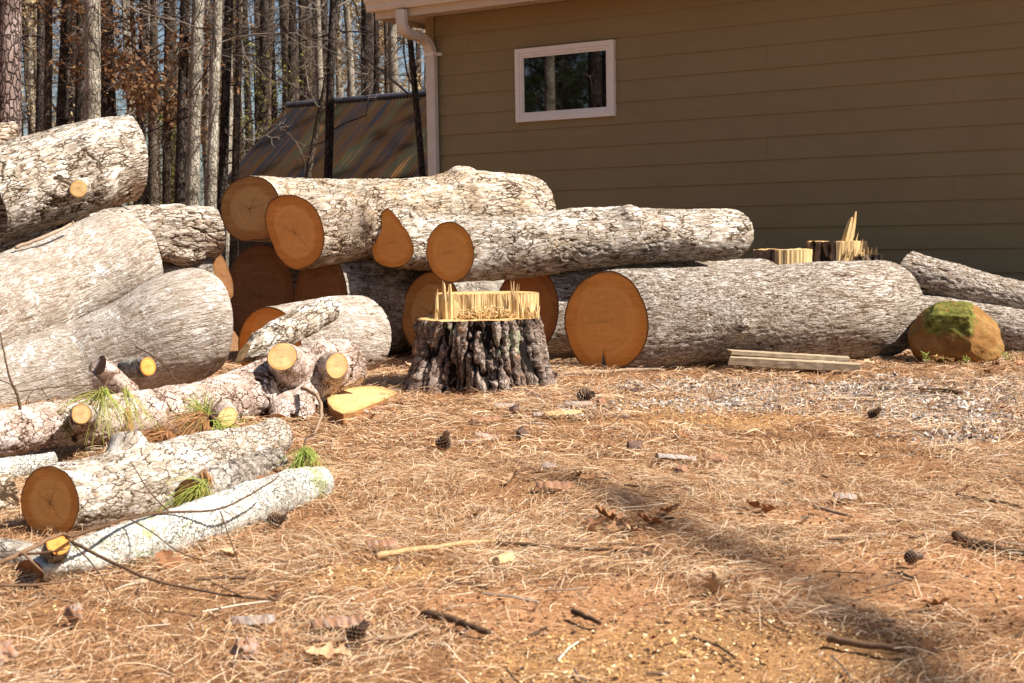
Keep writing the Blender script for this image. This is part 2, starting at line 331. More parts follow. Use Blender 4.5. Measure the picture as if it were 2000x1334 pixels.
# ------------------------------------------------------------------ bark relief
def bark_field(kind, bk, seed, amp=1.0):
    n = len(bk)
    if kind == 'plate':
        wv = np.stack([fbm(bk * 11, 4, seed + k) for k in (1, 5, 9)], 1) * np.array([0.03, 0.03, 0.05])
        p = (bk + wv) / np.array([0.042, 0.042, 0.13])
        f1, f2, pid = worley(p, seed)
        p2 = (bk + wv * 0.8) / np.array([0.016, 0.016, 0.042]); g1, g2, pid2 = worley(p2, seed + 50)
        gate = sstep(-0.25, 0.35, fbm(bk * 7, 3, seed + 77))
        big = 1 - (1 - sstep(0.0, 0.16, f2 - f1)) * gate
        small = 1 - (1 - sstep(0.0, 0.13, g2 - g1)) * sstep(-0.3, 0.3, fbm(bk * 12, 3, seed + 78)) * 0.6
        crk = big * small
        d = 0.007 * big + 0.0025 * small + 0.003 * (pid - 0.5) + 0.005 * (pid2 - 0.5) * g1 + 0.008 * fbm(bk * 6, 3, seed + 31) + 0.005 * fbm(bk * np.array([40, 40, 20]), 3, seed + 33)
        pid = pid2
    elif kind == 'flake':
        wv = np.stack([fbm(bk * 8, 3, seed + k) for k in (1, 5, 9)], 1) * 0.035
        p = (bk + wv) / np.array([0.045, 0.045, 0.07])
        f1, f2, pid = worley(p, seed)
        gate = sstep(-0.25, 0.35, fbm(bk * 7, 3, seed + 71))
        crk = 1 - (1 - sstep(0.0, 0.12, f2 - f1)) * gate
        d = 0.005 * crk + 0.007 * (pid - 0.5) + 0.009 * fbm(bk * 8, 3, seed + 31) + 0.003 * fbm(bk * 50, 2, seed + 33)
    elif kind == 'ridge':
        wv = np.stack([fbm(bk * np.array([14, 14, 7]), 3, seed + k) for k in (1, 5, 9)], 1) * np.array([0.014, 0.014, 0.03])
        q = (bk + wv)
        r1 = 1 - np.abs(fbm(q / np.array([0.022, 0.022, 0.085]), 2, seed + 3)) * 2.2
        r2 = 1 - np.abs(fbm(q / np.array([0.011, 0.011, 0.030]), 2, seed + 13)) * 2.2
        rr = 0.6 * r1 + 0.4 * r2
        pid = fbm(q / np.array([0.03, 0.03, 0.06]), 2, seed + 23) * 0.5 + 0.5
        crk = sstep(-0.25, 0.45, rr)
        d = 0.0065 * np.clip(rr, -0.6, 1) + 0.006 * fbm(bk * 5, 3, seed + 31)
    elif kind == 'smooth':
        wv = np.stack([fbm(bk * np.array([9, 9, 5]), 3, seed + k) for k in (1, 5, 9)], 1) * np.array([0.02, 0.02, 0.05])
        q = bk + wv
        r1 = 1 - np.abs(fbm(q / np.array([0.016, 0.016, 0.12]), 3, seed + 3)) * 2.4
        r2 = 1 - np.abs(fbm(q / np.array([0.05, 0.05, 0.012]), 2, seed + 13)) * 2.0
        pid = fbm(q / np.array([0.05, 0.05, 0.03]), 3, seed + 23) * 0.5 + 0.5
        crk = np.clip(sstep(-0.3, 0.35, r1) * 0.75 + 0.25 * sstep(-0.3, 0.3, r2) + 0.1, 0, 1)
        d = 0.0035 * np.clip(r1, -0.6, 1) + 0.0012 * r2 + 0.010 * fbm(bk * 3.5, 3, seed + 31)
    elif kind == 'lichen':
        f1, f2, pid = worley(bk / 0.011, seed)
        lump = sstep(-0.1, 0.4, fbm(bk * 16, 3, seed + 3))
        crk = np.clip(0.5 + 0.5 * sstep(0.05, 0.3, f2 - f1) + 0.3 * fbm(bk * 30, 3, seed + 9), 0, 1)
        d = 0.004 * lump * (1 - f1) + 0.007 * fbm(bk * 9, 3, seed + 31) + 0.003 * fbm(bk * 70, 2, seed + 33)
    elif kind == 'furrow':
        wv = np.stack([fbm(bk * np.array([8, 8, 6]), 3, seed + k) + 0.5 * fbm(bk * np.array([30, 30, 18]), 3, seed + 40 + k) for k in (1, 5, 9)], 1) * np.array([0.022, 0.022, 0.05])
        p = (bk + wv) / np.array([0.048, 0.048, 0.60])
        f1, f2, pid = worley(p, seed)
        p2 = (bk + wv * 1.2) / np.array([0.050, 0.050, 0.055]); g1, g2, pid2 = worley(p2, seed + 50)
        p3 = (bk + wv * 0.8) / np.array([0.013, 0.013, 0.022]); h1_, h2_, pid3 = worley(p3, seed + 60)
        crk = sstep(0.02, 0.28, f2 - f1 + 0.07 * fbm(bk * np.array([45, 45, 25]), 3, seed + 70))
        d = 0.040 * (crk - 0.6) + 0.010 * (pid - 0.5) + crk * (0.012 * (pid2 - 0.5) + 0.007 * (pid3 - 0.5)) + 0.007 * fbm(bk * np.array([40, 40, 22]), 4, seed + 33)
        crk = crk * (0.7 + 0.3 * sstep(0.0, 0.08, g2 - g1)); pid = 0.6 * pid2 + 0.4 * pid3
    else:
        crk = np.ones(n); pid = np.zeros(n); d = np.zeros(n)
    return d * amp, crk, pid

def unit(v):
    v = np.asarray(v, float); return v / np.linalg.norm(v)
def frame(n):                                 # n points out of the near end; e1 to the right, e2 up
    e1 = np.cross(np.array([0, 0, 1.0]), n); e1 /= np.linalg.norm(e1, axis=-1)[..., None]
    return e1, np.cross(n, e1)
def ellipse(cx, cy, rx, ry, rot=0.0):
    th = np.linspace(0, 2 * np.pi, 40, endpoint=False); a = R(rot)
    x = rx * np.cos(th); y = ry * np.sin(th)
    return [(cx + x_ * math.cos(a) - y_ * math.sin(a), cy + x_ * math.sin(a) + y_ * math.cos(a)) for x_, y_ in zip(x, y)]
END_N = unit([-0.54, -0.84, 0.05])
_seed = [100]
def cut_face(name, C, n, ring, mat, parent, relief=0.0015, K=14, seed=0):
    """The sawn face: concentric rings from the centre out to the bark's own first ring."""
    N = len(ring); off = ring - C
    rho = np.concatenate([np.linspace(0.04, 0.9, K), [0.96, 1.0]])
    v = C[None, None, :] + rho[:, None, None] * off[None, :, :]
    e1, e2 = frame(n)
    u = v - C
    loc = np.stack([u @ e1, u @ e2], -1)
    zz = fbm(np.stack([loc[..., 0].ravel() * 14, loc[..., 1].ravel() * 14, np.full(loc[..., 0].size, seed)], 1), 3, seed).reshape(loc.shape[:2])
    taper = np.clip((1 - rho) * 8, 0, 1)[:, None]
    v = v + (zz * relief * 4 * taper)[..., None] * n
    k = len(rho)
    cap = np.stack([loc[..., 0], loc[..., 1], np.broadcast_to(rho[:, None], loc.shape[:2])], -1).reshape(-1, 3)
    V = np.vstack([v.reshape(-1, 3), C[None]]); cap = np.vstack([cap, [[0, 0, 0]]])
    i = np.arange(k - 1)[:, None] * N; j = np.arange(N)[None, :]; j2 = (j + 1) % N
    q = np.stack([i + j, i + N + j, i + N + j2, i + j2], -1).reshape(-1, 4)
    t = np.stack([np.full(N, k * N), np.arange(N), (np.arange(N) + 1) % N], 1)
    me = np_mesh(name, V, q, t); attr(me, 'cap', cap)
    return link(name, me, mat, parent)

def log_mesh(name, stations, bark, mat, wood, cap=None, cap_n=None, far_n=None, far_wood=None, res=0.008, knots=(), parent=None, amp=1.0, blend=3.2, far_blend=2.0, near_cut=True, wob=0.012, seed=None, end_name='cut_end', dmin=24):
    """stations: (px, py, radius in px, depth y) from the near end to the far end; cap: the near face's outline in px."""
    if seed is None:
        _seed[0] += 7; seed = _seed[0]
    C = np.array([at(a, b, d) for a, b, r, d in stations]); rad = np.array([r * d / F for a, b, r, d in stations])
    seg = np.linalg.norm(np.diff(C, axis=0), axis=1); sl = np.concatenate([[0], np.cumsum(seg)]); L = sl[-1]
    M = max(8, int(L / res)); s = np.linspace(0, L, M)
    fine = np.linspace(0, L, 400)
    def smooth(y):
        yy = np.interp(fine, sl, y); k = max(3, int(400 * min(0.12, 0.5 / len(sl)))) | 1
        pad = np.concatenate([2 * yy[0] - yy[k:0:-1], yy, 2 * yy[-1] - yy[-2:-k - 2:-1]])
        ker = np.hanning(k + 2)[1:-1]; ker /= ker.sum()
        o = np.convolve(pad, ker, 'same')[k:-k]
        return np.interp(s, fine, o)
    P = np.stack([smooth(C[:, k]) for k in range(3)], 1); rr = smooth(rad)
    rm = rad.mean()
    N = max(dmin, int(2 * np.pi * rm / res))
    tan = np.gradient(P, axis=0); tan /= np.linalg.norm(tan, axis=1)[:, None]
    nrm = -tan
    if cap_n is not None:
        wgt = (1 - sstep(0, blend * rad[0], s))[:, None]; nrm = nrm * (1 - wgt) + unit(cap_n) * wgt
    if far_n is not None:
        wgt = sstep(L - far_blend * rad[-1], L, s)[:, None]; nrm = nrm * (1 - wgt) + unit(far_n) * wgt
    nrm /= np.linalg.norm(nrm, axis=1)[:, None]
    e1, e2 = frame(nrm)
    th = np.arange(N) * 2 * np.pi / N
    rt = np.broadcast_to(rr[:, None], (M, N)).copy()
    if cap is not None:
        pts = np.array([plane_hit(a, b, C[0], nrm[0]) for a, b in cap]) - C[0]
        a = np.arctan2(pts @ e2[0], pts @ e1[0]); rc = np.linalg.norm(pts, axis=1)
        o = np.argsort(a); a, rc = a[o], rc[o]
        thw = (th + np.pi) % (2 * np.pi) - np.pi
        rcap = np.interp(thw, np.concatenate([a - 2 * np.pi, a, a + 2 * np.pi]), np.tile(rc, 3))
        wgt = (1 - sstep(0, blend * 1.3 * rad[0], s))[:, None]
        rt = rt * (1 - wgt) + rcap[None, :] * wgt
    bk = np.stack([np.broadcast_to(np.cos(th) * rm, (M, N)), np.broadcast_to(np.sin(th) * rm, (M, N)), np.broadcast_to(s[:, None], (M, N))], -1).reshape(-1, 3) + np.array([seed * 0.37, seed * 0.11, seed * 0.73])
    low = fbm((bk) * np.array([2.2, 2.2, 1.6]) * (0.2 / max(rm, 0.05)) ** 0.5, 2, seed + 3) * wob * (rm / 0.2)
    d, crk, pid = bark_field(bark, bk, seed, amp)
    d = (d + low)
    for (sf, tdeg, hgt, wid) in knots:
        ds = s[:, None] - sf * L; dt = ((th[None, :] - R(tdeg) + np.pi) % (2 * np.pi) - np.pi) * rm
        g = np.exp(-(ds ** 2 + dt ** 2) / wid ** 2)
        ringy = np.exp(-((np.sqrt(ds ** 2 + dt ** 2) - wid * 0.55) / (wid * 0.28)) ** 2)
        d = d + (hgt * g + hgt * 0.25 * ringy).ravel()
        crk = crk * (1 - 0.35 * (g > 0.35).ravel() * (np.abs(fbm(bk * 45, 2, 5)) < 0.25))
    if cap is not None:
        fade = (0.35 + 0.65 * sstep(0, 0.05, s))[:, None]
        d = (d.reshape(M, N) * fade).ravel()
    # splintery, uneven outline where the saw went through
    rim = d.reshape(M, N)
    V = P[:, None, :] + (rt + rim)[..., None] * (np.cos(th)[None, :, None] * e1[:, None, :] + np.sin(th)[None, :, None] * e2[:, None, :])
    ring0 = V[0].copy(); ring1 = V[-1].copy()
    V = V.reshape(-1, 3)
    i = np.arange(M - 1)[:, None] * N; j = np.arange(N)[None, :]; j2 = (j + 1) % N
    q = np.stack([i + j, i + j2, i + N + j2, i + N + j], -1).reshape(-1, 4)[:, ::-1]
    me = np_mesh(name, V, q); attr(me, 'bk', bk); attr(me, 'crk', crk); attr(me, 'pid', pid)
    o = link(name, me, mat, parent)
    if near_cut: cut_face(end_name, P[0], nrm[0], ring0, wood, o, seed=seed)
    cut_face(end_name, P[-1], -nrm[-1], ring1[::-1], far_wood or wood, o, seed=seed + 1)
    return o
def make_log(name, label, cat, *a, group=None, **k):
    o = log_mesh(name, *a, **k); tag(o, label, cat, group); return o

# ================================================================== ground
GRAVEL = [(2.0, 6.9, 2.0, 0.9), (3.0, 5.8, 1.6, 1.1), (1.0, 7.4, 0.8, 0.5)]
SAWDUST = [(0.62, 6.6, 0.42, 0.40), (0.30, 2.62, 0.42, 0.30), (-0.34, 3.38, 0.22, 0.14), (1.0, 6.1, 0.6, 0.25)]
SOIL = [(0.10, 3.05, 0.55, 0.30), (0.95, 3.2, 0.6, 0.35), (0.75, 4.0, 0.35, 0.2)]
def zone(x, y, lst, seed):
    p = np.stack([x * 3, y * 3, np.full_like(x, seed)], 1)
    nz = fbm(p, 4, seed); m = np.zeros_like(x)
    for cx, cy, rx, ry in lst:
        d = np.sqrt(((x - cx) / rx) ** 2 + ((y - cy) / ry) ** 2)
        m = np.maximum(m, 1 - sstep(0.45, 1.15, d + nz * 0.7))
    return m
def gz(x, y):
    x = np.asarray(x, float).ravel(); y = np.asarray(y, float).ravel()
    p = np.stack([x, y, np.zeros_like(x)], 1)
    near = 1 - sstep(12, 30, np.hypot(x, y - 5))
    return (0.018 * fbm(p * 1.3, 3, 5) + 0.010 * fbm(p * 6, 3, 6)) * near
def axis(lo, hi, f0, f1, fine):
    a = np.arange(f0, f1, fine); g = [f0]; st = fine
    while g[-1] > lo: st *= 1.35; g.append(g[-1] - st)
    h = [a[-1]]; st = fine
    while h[-1] < hi: st *= 1.35; h.append(h[-1] + st)
    return np.concatenate([np.array(g[:0:-1]), a, np.array(h[1:])])
gx = axis(-400, 400, -4.0, 5.0, 0.022); gy = axis(-300, 900, 1.6, 11.0, 0.022)
X, Y = np.meshgrid(gx, gy); Xf, Yf = X.ravel(), Y.ravel()
pp = np.stack([Xf, Yf, np.zeros_like(Xf)], 1)
Zf = gz(Xf, Yf) + 0.004 * fbm(pp * 30, 3, 8) * (np.hypot(Xf, Yf - 5) < 9)
nx, ny = len(gx), len(gy)
i = np.arange(ny - 1)[:, None] * nx; j = np.arange(nx - 1)[None, :]
me = np_mesh('ground', np.stack([Xf, Yf, Zf], 1), np.stack([i + j, i + j + 1, i + nx + j + 1, i + nx + j], -1).reshape(-1, 4))
attr(me, 'gravel', zone(Xf, Yf, GRAVEL, 3)); attr(me, 'saw', zone(Xf, Yf, SAWDUST, 4)); attr(me, 'soil', zone(Xf, Yf, SOIL, 5))
t = NT('ground_soil_and_needles')
oc = t.node('ShaderNodeTexCoord').outputs['Object']
n1 = t.noise(oc, 1.6, 5, 0.6); n2 = t.noise(oc, 60, 6, 0.75); n3 = t.noise(t.vmul(oc, (1, 2.2, 1)), 26, 5, 0.7, dist=1.5); n4 = t.noise(oc, 190, 3, 0.7)
base = t.ramp(t.math('ADD', t.math('MULTIPLY', n2, 0.6), t.math('MULTIPLY', n3, 0.4)), [(0.30, (0.085, 0.038, 0.018)), (0.47, (0.27, 0.130, 0.060)), (0.62, (0.48, 0.275, 0.140)), (0.8, (0.64, 0.44, 0.26))])
soil = t.ramp(n2, [(0.3, (0.30, 0.12, 0.048)), (0.6, (0.60, 0.32, 0.16)), (0.8, (0.66, 0.40, 0.23))])
saw = t.ramp(n4, [(0.3, (0.30, 0.14, 0.05)), (0.5, (0.54, 0.295, 0.12)), (0.7, (0.66, 0.43, 0.22))])
grv = t.ramp(n4, [(0.3, (0.15, 0.10, 0.07)), (0.5, (0.44, 0.37, 0.31)), (0.7, (0.66, 0.61, 0.56))])
brk = t.math('SUBTRACT', n2, 0.5)
def zmask(a_): return t.mrange(t.math('ADD', t.attr(a_, 'Fac'), t.math('MULTIPLY', brk, 2.4)), 0.2, 1.1)
c = t.mix(t.math('MULTIPLY', zmask('soil'), 0.9), base, soil); c = t.mix(t.math('MULTIPLY', zmask('gravel'), 0.8), c, grv); c = t.mix(t.math('MULTIPLY', zmask('saw'), 0.6), c, saw)
c = t.mix(t.mrange(n1, 0.35, 0.7, 0.0, 0.35), c, t.mix(0.5, c, (0.20, 0.09, 0.035)))
tag(link('ground', me, t.done(c, 0.95, t.bump(t.math('ADD', n2, t.math('MULTIPLY', n4, 0.5)), 0.9, 0.012), 0.1)), kind='structure')

# ================================================================== house
A = R(32.8)
WD = np.array([math.cos(A), -math.sin(A), 0.0]); WN = np.array([-math.sin(A), -math.cos(A), 0.0]); UP = np.array([0, 0, 1.0])
W0 = at(862, 300, 13.01); W0[2] = 0
def wall_uz(px, py, off=0.0):
    p = plane_hit(px, py, W0 + WN * off, WN); return float((p - W0) @ WD), float(p[2])
def W(u, z, off=0.0): return W0 + WD * u + WN * off + UP * z
uC = wall_uz(840, 250)[0]
t = NT('olive_fibre_cement'); oc = t.node('ShaderNodeTexCoord').outputs['Object']
n = t.noise(t.vmul(oc, (1, 1, 6)), 5, 4); n2 = t.noise(oc, 1.2, 3)
M_SIDING = t.done(t.ramp(t.math('ADD', t.math('MULTIPLY', n, 0.4), t.math('MULTIPLY', n2, 0.6)), [(0.3, (0.226, 0.167, 0.083)), (0.7, (0.276, 0.205, 0.102))]), 0.6, t.bump(t.noise(t.vmul(oc, (4, 4, 30)), 12, 4), 0.12, 0.003), 0.3)
def paint(name, c, rough=0.5, var=0.15, dirt=(0.25, 0.18, 0.12), amt=0.25):
    t = NT(name); oc = t.node('ShaderNodeTexCoord').outputs['Object']
    k = t.mix(t.mrange(t.noise(oc, 7, 5, 0.7), 0.45, 0.8, 0, amt), c, dirt)
    return t.done(k, rough, t.bump(t.noise(oc, 60, 3), 0.08, 0.002), 0.35)
M_TRIM = paint('beige_trim_paint', (0.60, 0.49, 0.38)); M_WHITE = paint('white_window_paint', (0.80, 0.745, 0.70), amt=0.12)
M_GUT = paint('pale_gutter_metal', (0.66, 0.59, 0.53), 0.4); M_ROOFS = paint('brown_shingles', (0.10, 0.08, 0.07), 0.9)
t = NT('window_glass'); t.b.inputs['IOR'].default_value = 1.75
M_GLASS = t.done((0.006, 0.005, 0.004), 0.015, None, 0.9)
zS, ztop, eave = wall_uz(862, 303.6)[1], 2.0, 0.42
z_soff = wall_uz(839, 34)[1]
LH = 9.5; DH = 9.0
house = empty('house', W(uC, 0), 'house clad in olive lap siding with pale gutter, downspout and one small window', 'house')
mb = MB()
exp_ = 0.178
k0 = int(math.ceil((zS + 0.3) / exp_))
zi = zS - k0 * exp_
row = 0
rb = random.Random(5)
seams_u = [wall_uz(920, 250)[0], wall_uz(1500, 250)[0], wall_uz(1866, 200)[0]]
while zi < z_soff - 0.01:
    z1 = min(zi + exp_ + 0.012, z_soff); us = [uC + 0.085]
    jo = (seams_u[0], seams_u[2]) if row % 4 == 0 else ((seams_u[1],) if row % 4 == 2 else ())
    us += [q for q in jo] + [uC + LH]
    for a_, b_ in zip(us[:-1], us[1:]):
        a2 = a_ + 0.0006; b2 = b_ - 0.0006; jit = 0.0
        v = [W(a2, zi, 0), W(b2, zi, 0), W(b2, z1, 0), W(a2, z1, 0), W(a2, zi, 0.018 + jit), W(b2, zi, 0.018 + jit), W(b2, z1, 0.006), W(a2, z1, 0.006)]
        mb.add(v, [[4, 5, 6, 7], [0, 1, 5, 4], [1, 2, 6, 5], [2, 3, 7, 6], [3, 0, 4, 7], [0, 3, 2, 1]])
    zi += exp_; row += 1
mb.build('siding', M_SIDING, house)
mb = MB()                                     # the body behind the boards, with its gables
peak = z_soff + 3.6
g0 = [W(uC, -0.2, -0.004), W(uC, z_soff, -0.004), W(uC, peak, -DH / 2), W(uC, z_soff, -DH), W(uC, -0.2, -DH)]
g1 = [p + WD * LH for p in g0]
mb.add(g0 + g1, [[0, 1, 6, 5], [3, 4, 9, 8], [0, 5, 9, 4]], [[1, 2, 3], [6, 8, 7]]); mb.add(g0 + g1, [[0, 4, 3, 1], [5, 6, 8, 9]])
mb.build('wall', M_SIDING, house)
mb = MB(); mb.box(W(uC - 0.012, -0.1, 0.024), WD * 0.092, -WN * 0.024, UP * (z_soff + 0.1)); mb.box(W(uC - 0.012, -0.1, -0.002), WD * 0.012, -WN * 0.09, UP * (z_soff + 0.1)); mb.build('corner_board', M_SIDING, house)
uF, zF = wall_uz(733, 39, eave); _, zFt = wall_uz(733, 17, eave)
mb = MB(); mb.box(W(uF, zF, eave), WD * (LH + 0.8), -WN * 0.025, UP * (zFt - zF + 0.06)); mb.build('fascia', M_TRIM, house)
mb = MB(); mb.box(W(uF, z_soff - 0.0, eave - 0.027), WD * (LH + 0.8), -WN * (eave - 0.027 - 0.02), UP * 0.012)
for k in range(22): mb.box(W(uF + 0.1 + k * 0.45, z_soff - 0.004, eave - 0.05), WD * 0.40, -WN * (eave - 0.1), UP * 0.003)
mb.box(W(uF, z_soff, 0.018), WD * (uC - uF - 0.015), -WN * 1.2, UP * 0.02)
mb.build('soffit', M_TRIM, house)
mb = MB(); mb.box(W(uF, zF, eave - 0.027), WD * 0.022, -WN * 3.0, UP * (zFt - zF)); mb.build('rake_board', M_TRIM, house)
# gutter: a K-shaped trough along the fascia
uG = wall_uz(716, 15, eave + 0.06)[0]; zg = wall_uz(716, 24, eave + 0.06)[1]; zgt = zg + 0.125
prof = [(0.002, zgt), (0.002, zg), (0.055, zg), (0.075, zg + 0.03), (0.075, zg + 0.055), (0.105, zg + 0.088), (0.112, zgt), (0.102, zgt), (0.098, zg + 0.092), (0.068, zg + 0.06), (0.05, zg + 0.008), (0.008, zg + 0.008), (0.008, zgt)]
mb = MB(); v = [W(uG, z_, eave + o_) for o_, z_ in prof] + [W(uF + LH + 0.8, z_, eave + o_) for o_, z_ in prof]; m_ = len(prof)
mb.add(v, [[k, (k + 1) % m_, m_ + (k + 1) % m_, m_ + k] for k in range(m_)])
endp = [W(uG, z_, eave + o_) for o_, z_ in prof[:7]]; mb.add(endp, None, [[0, k, k + 1] for k in range(1, 6)])
us_ = wall_uz(795, 10, eave + 0.1)[0]; mb.box(W(us_, zg + 0.085, eave + 0.104), WD * 0.10, WN * 0.0085, UP * 0.045)
mb.build('gutter', M_GUT, house)
# roof
sl = (peak - z_soff) / (DH / 2)
mb = MB()
for sgn in (0, 1):
    o_ = eave + 0.03 if sgn == 0 else -DH - eave
    e_ = W(uF - 0.03, zFt + 0.05, o_); r_ = W(uF - 0.03, zFt + 0.05 + sl * (DH / 2 + eave), -DH / 2)
    mb.box(e_, WD * (LH + 0.9), r_ - e_, UP * 0.04)
mb.build('roof', M_ROOFS, house)
# window
u0, zb0 = wall_uz(1013, 238.5); u1, zb1 = wall_uz(1205, 228); zt0 = wall_uz(1010, 98)[1]; zt1 = wall_uz(1204, 78)[1]
zb, zt = (zb0 + zb1) / 2, (zt0 + zt1) / 2
def ring(mb, u0, u1, z0, z1, wd, o0, o1):
    mb.box(W(u0, z0, o0), WD * (u1 - u0), WN * (o1 - o0), UP * wd); mb.box(W(u0, z1 - wd, o0), WD * (u1 - u0), WN * (o1 - o0), UP * wd)
    mb.box(W(u0, z0 + wd, o0), WD * wd, WN * (o1 - o0), UP * (z1 - z0 - 2 * wd)); mb.box(W(u1 - wd, z0 + wd, o0), WD * wd, WN * (o1 - o0), UP * (z1 - z0 - 2 * wd))
mb = MB(); ring(mb, u0, u1, zb, zt, 0.040, 0.003, 0.050); ring(mb, u0 + 0.041, u1 - 0.041, zb + 0.041, zt - 0.041, 0.022, 0.004, 0.042); ring(mb, u0 + 0.064, u1 - 0.064, zb + 0.064, zt - 0.064, 0.016, 0.005, 0.033)
win = mb.build('window', M_WHITE, house)
mb = MB(); mb.box(W(u0 + 0.066, zb + 0.066, 0.020), WD * (u1 - u0 - 0.132), WN * 0.006, UP * (zt - zb - 0.132)); mb.build('pane', M_GLASS, win)
# downspout
def rect_sweep(mb, pts, a_, b_):
    """A rectangular pipe: a_ along the wall, b_ across its path."""
    pts = np.array(pts); tn = np.gradient(pts, axis=0); tn /= np.linalg.norm(tn, axis=1)[:, None]
    V = []
    for p, tt in zip(pts, tn):
        e1 = WD - tt * (WD @ tt); e1 /= np.linalg.norm(e1); e2 = np.cross(tt, e1)
        f_ = 0.012
        for x_, y_ in ((-a_ + f_, -b_), (a_ - f_, -b_), (a_, -b_ + f_), (a_, b_ - f_), (a_ - f_, b_), (-a_ + f_, b_), (-a_, b_ - f_), (-a_, -b_ + f_)): V.append(p + e1 * x_ + e2 * y_)
    n_ = len(pts); q = [[i_ * 8 + k, i_ * 8 + (k + 1) % 8, (i_ + 1) * 8 + (k + 1) % 8, (i_ + 1) * 8 + k] for i_ in range(n_ - 1) for k in range(8)]
    mb.add(V, q)
uDt = wall_uz(784, 28, eave + 0.05)[0]; uDb = wall_uz(845, 200, 0.06)[0]
zA = wall_uz(784, 26, eave + 0.05)[1]; zB = wall_uz(845, 100, 0.06)[1]
ctrl = [W(uDt, zA + 0.03, eave + 0.05), W(uDt, zA - 0.10, eave + 0.05), W(uDt + (uDb - uDt) * 0.10, zA - 0.17, eave - 0.02), W(uDt + (uDb - uDt) * 0.75, zB + 0.11, 0.16), W(uDb, zB, 0.065), W(uDb, zB - 0.12, 0.065)]
ctrl = np.array(ctrl)
def chaikin(p, it=3):
    for _ in range(it):
        a_ = p[:-1] * 0.75 + p[1:] * 0.25; b_ = p[:-1] * 0.25 + p[1:] * 0.75
        p = np.vstack([p[:1], np.stack([a_, b_], 1).reshape(-1, 3), p[-1:]])
    return p
mb = MB(); pts = chaikin(ctrl, 3); rect_sweep(mb, np.vstack([pts, [W(uDb, 0.05, 0.065)]]), 0.047, 0.037)
for k in range(6, len(pts) - 2, 2): rect_sweep(mb, [pts[k] - (pts[k + 1] - pts[k]) * 0.1, pts[k] + (pts[k + 1] - pts[k]) * 0.1], 0.0495, 0.0395)
ds = mb.build('downspout', M_GUT, house)
zst = wall_uz(845, 106, 0.06)[1]
mb = MB(); mb.box(W(uDb - 0.052, zst - 0.015, 0.022), WD * 0.104, WN * 0.088, UP * 0.030); mb.box(W(uDb + 0.052, zst - 0.014, 0.021), WD * 0.03, WN * 0.004, UP * 0.028); mb.build('strap', M_WHITE, ds)
rebase(house)

# ================================================================== shed
t = NT('rusty_corrugated_roof'); oc = t.attr('bk')
st = t.vmul(oc, (1, 0.16, 1)); n = t.noise(st, 1.5, 4, 0.62); n2 = t.noise(t.vmul(oc, (1, 0.05, 1)), 6, 3, 0.6); n3 = t.noise(oc, 4, 5, 0.7)
c = t.ramp(n, [(0.30, (0.007, 0.007, 0.009)), (0.42, (0.013, 0.013, 0.017)), (0.50, (0.036, 0.017, 0.007)), (0.57, (0.026, 0.027, 0.018)), (0.63, (0.11, 0.052, 0.018)), (0.78, (0.10, 0.10, 0.105))])
c = t.mix(t.mrange(n2, 0.45, 0.75, 0, 0.6), c, (0.06, 0.028, 0.013))
c = t.mix(t.mrange(n3, 0.5, 0.8, 0, 0.6), c, (0.014, 0.013, 0.015))
M_RUST = t.done(c, 0.85, None, 0.04)
M_SHEDW = plain_wood('old_shed_boards', (0.03, 0.022, 0.017), (0.075, 0.058, 0.045), (0.14, 0.115, 0.09), (12, 12, 1.5))
DS = 25.0
R0 = at(575, 205, DS); up_ = R0[2]
E0 = None
best = None
for k in np.linspace(0.5, 4, 400):
    p = R0 + WN * k; px = 1000 + F * (CR.T @ (p - CAM))[0] / -(CR.T @ (p - CAM))[2]
    if best is None or abs(px - 434) < best[0]: best = (abs(px - 434), k)
kE = best[1]; zE = at(434, 362, (R0 + WN * kE)[1])[2]
shed = empty('shed', (R0[0] + 2, R0[1], 0), 'low shed with a rusty streaked corrugated metal roof among the trees', 'shed')
LS = 5.5; per = 0.068
def corr(name, a0, dn, ln):
    nu = int(LS / per * 8); u = np.linspace(-0.15, LS, nu); vv = np.linspace(0, 1, 6)
    nn = np.cross(WD, dn); nn /= np.linalg.norm(nn); nn *= np.sign(nn[2])
    h = 0.009 * np.sin(u * 2 * np.pi / per)
    V = a0 + u[None, :, None] * WD + vv[:, None, None] * dn * ln + (h[None, :, None]) * nn
    bk = np.stack([np.broadcast_to(u, (6, nu)), np.broadcast_to((vv * ln)[:, None], (6, nu)), np.zeros((6, nu))], -1).reshape(-1, 3)
    i = np.arange(5)[:, None] * nu; j = np.arange(nu - 1)[None, :]
    me = np_mesh(name, V.reshape(-1, 3), np.stack([i + j, i + j + 1, i + nu + j + 1, i + nu + j], -1).reshape(-1, 4)); attr(me, 'bk', bk)
    return link(name, me, M_RUST, shed)
dn = WN * kE + UP * (zE - up_); ln = np.linalg.norm(dn); dn = dn / ln
corr('roof', R0, dn, ln)
dn2 = np.array([-dn[0], -dn[1], dn[2]]); corr('roof', R0, dn2, ln)
mb = MB()
o_ = 0.30
for off in (kE - o_, -(kE - o_)):
    zt_ = up_ + (zE - up_) * (kE - o_) / kE - 0.03
    mb.box(R0 * np.array([1, 1, 0]) + WN * off + UP * -0.1, WD * (LS - 0.3), WN * 0.03, UP * (zt_ + 0.1))
for u_ in (0.0, LS - 0.33):
    g = [R0 * np.array([1, 1, 0]) + WD * u_ + WN * (kE - o_), R0 * np.array([1, 1, 0]) + WD * u_ - WN * (kE - o_)]
    zt_ = up_ + (zE - up_) * (kE - o_) / kE - 0.03
    mb.add([g[0], g[1], g[1] + UP * zt_, R0 + WD * u_ - UP * 0.03, g[0] + UP * zt_], [[0, 1, 2, 4]], [[2, 3, 4]])
mb.build('wall', M_SHEDW, shed)
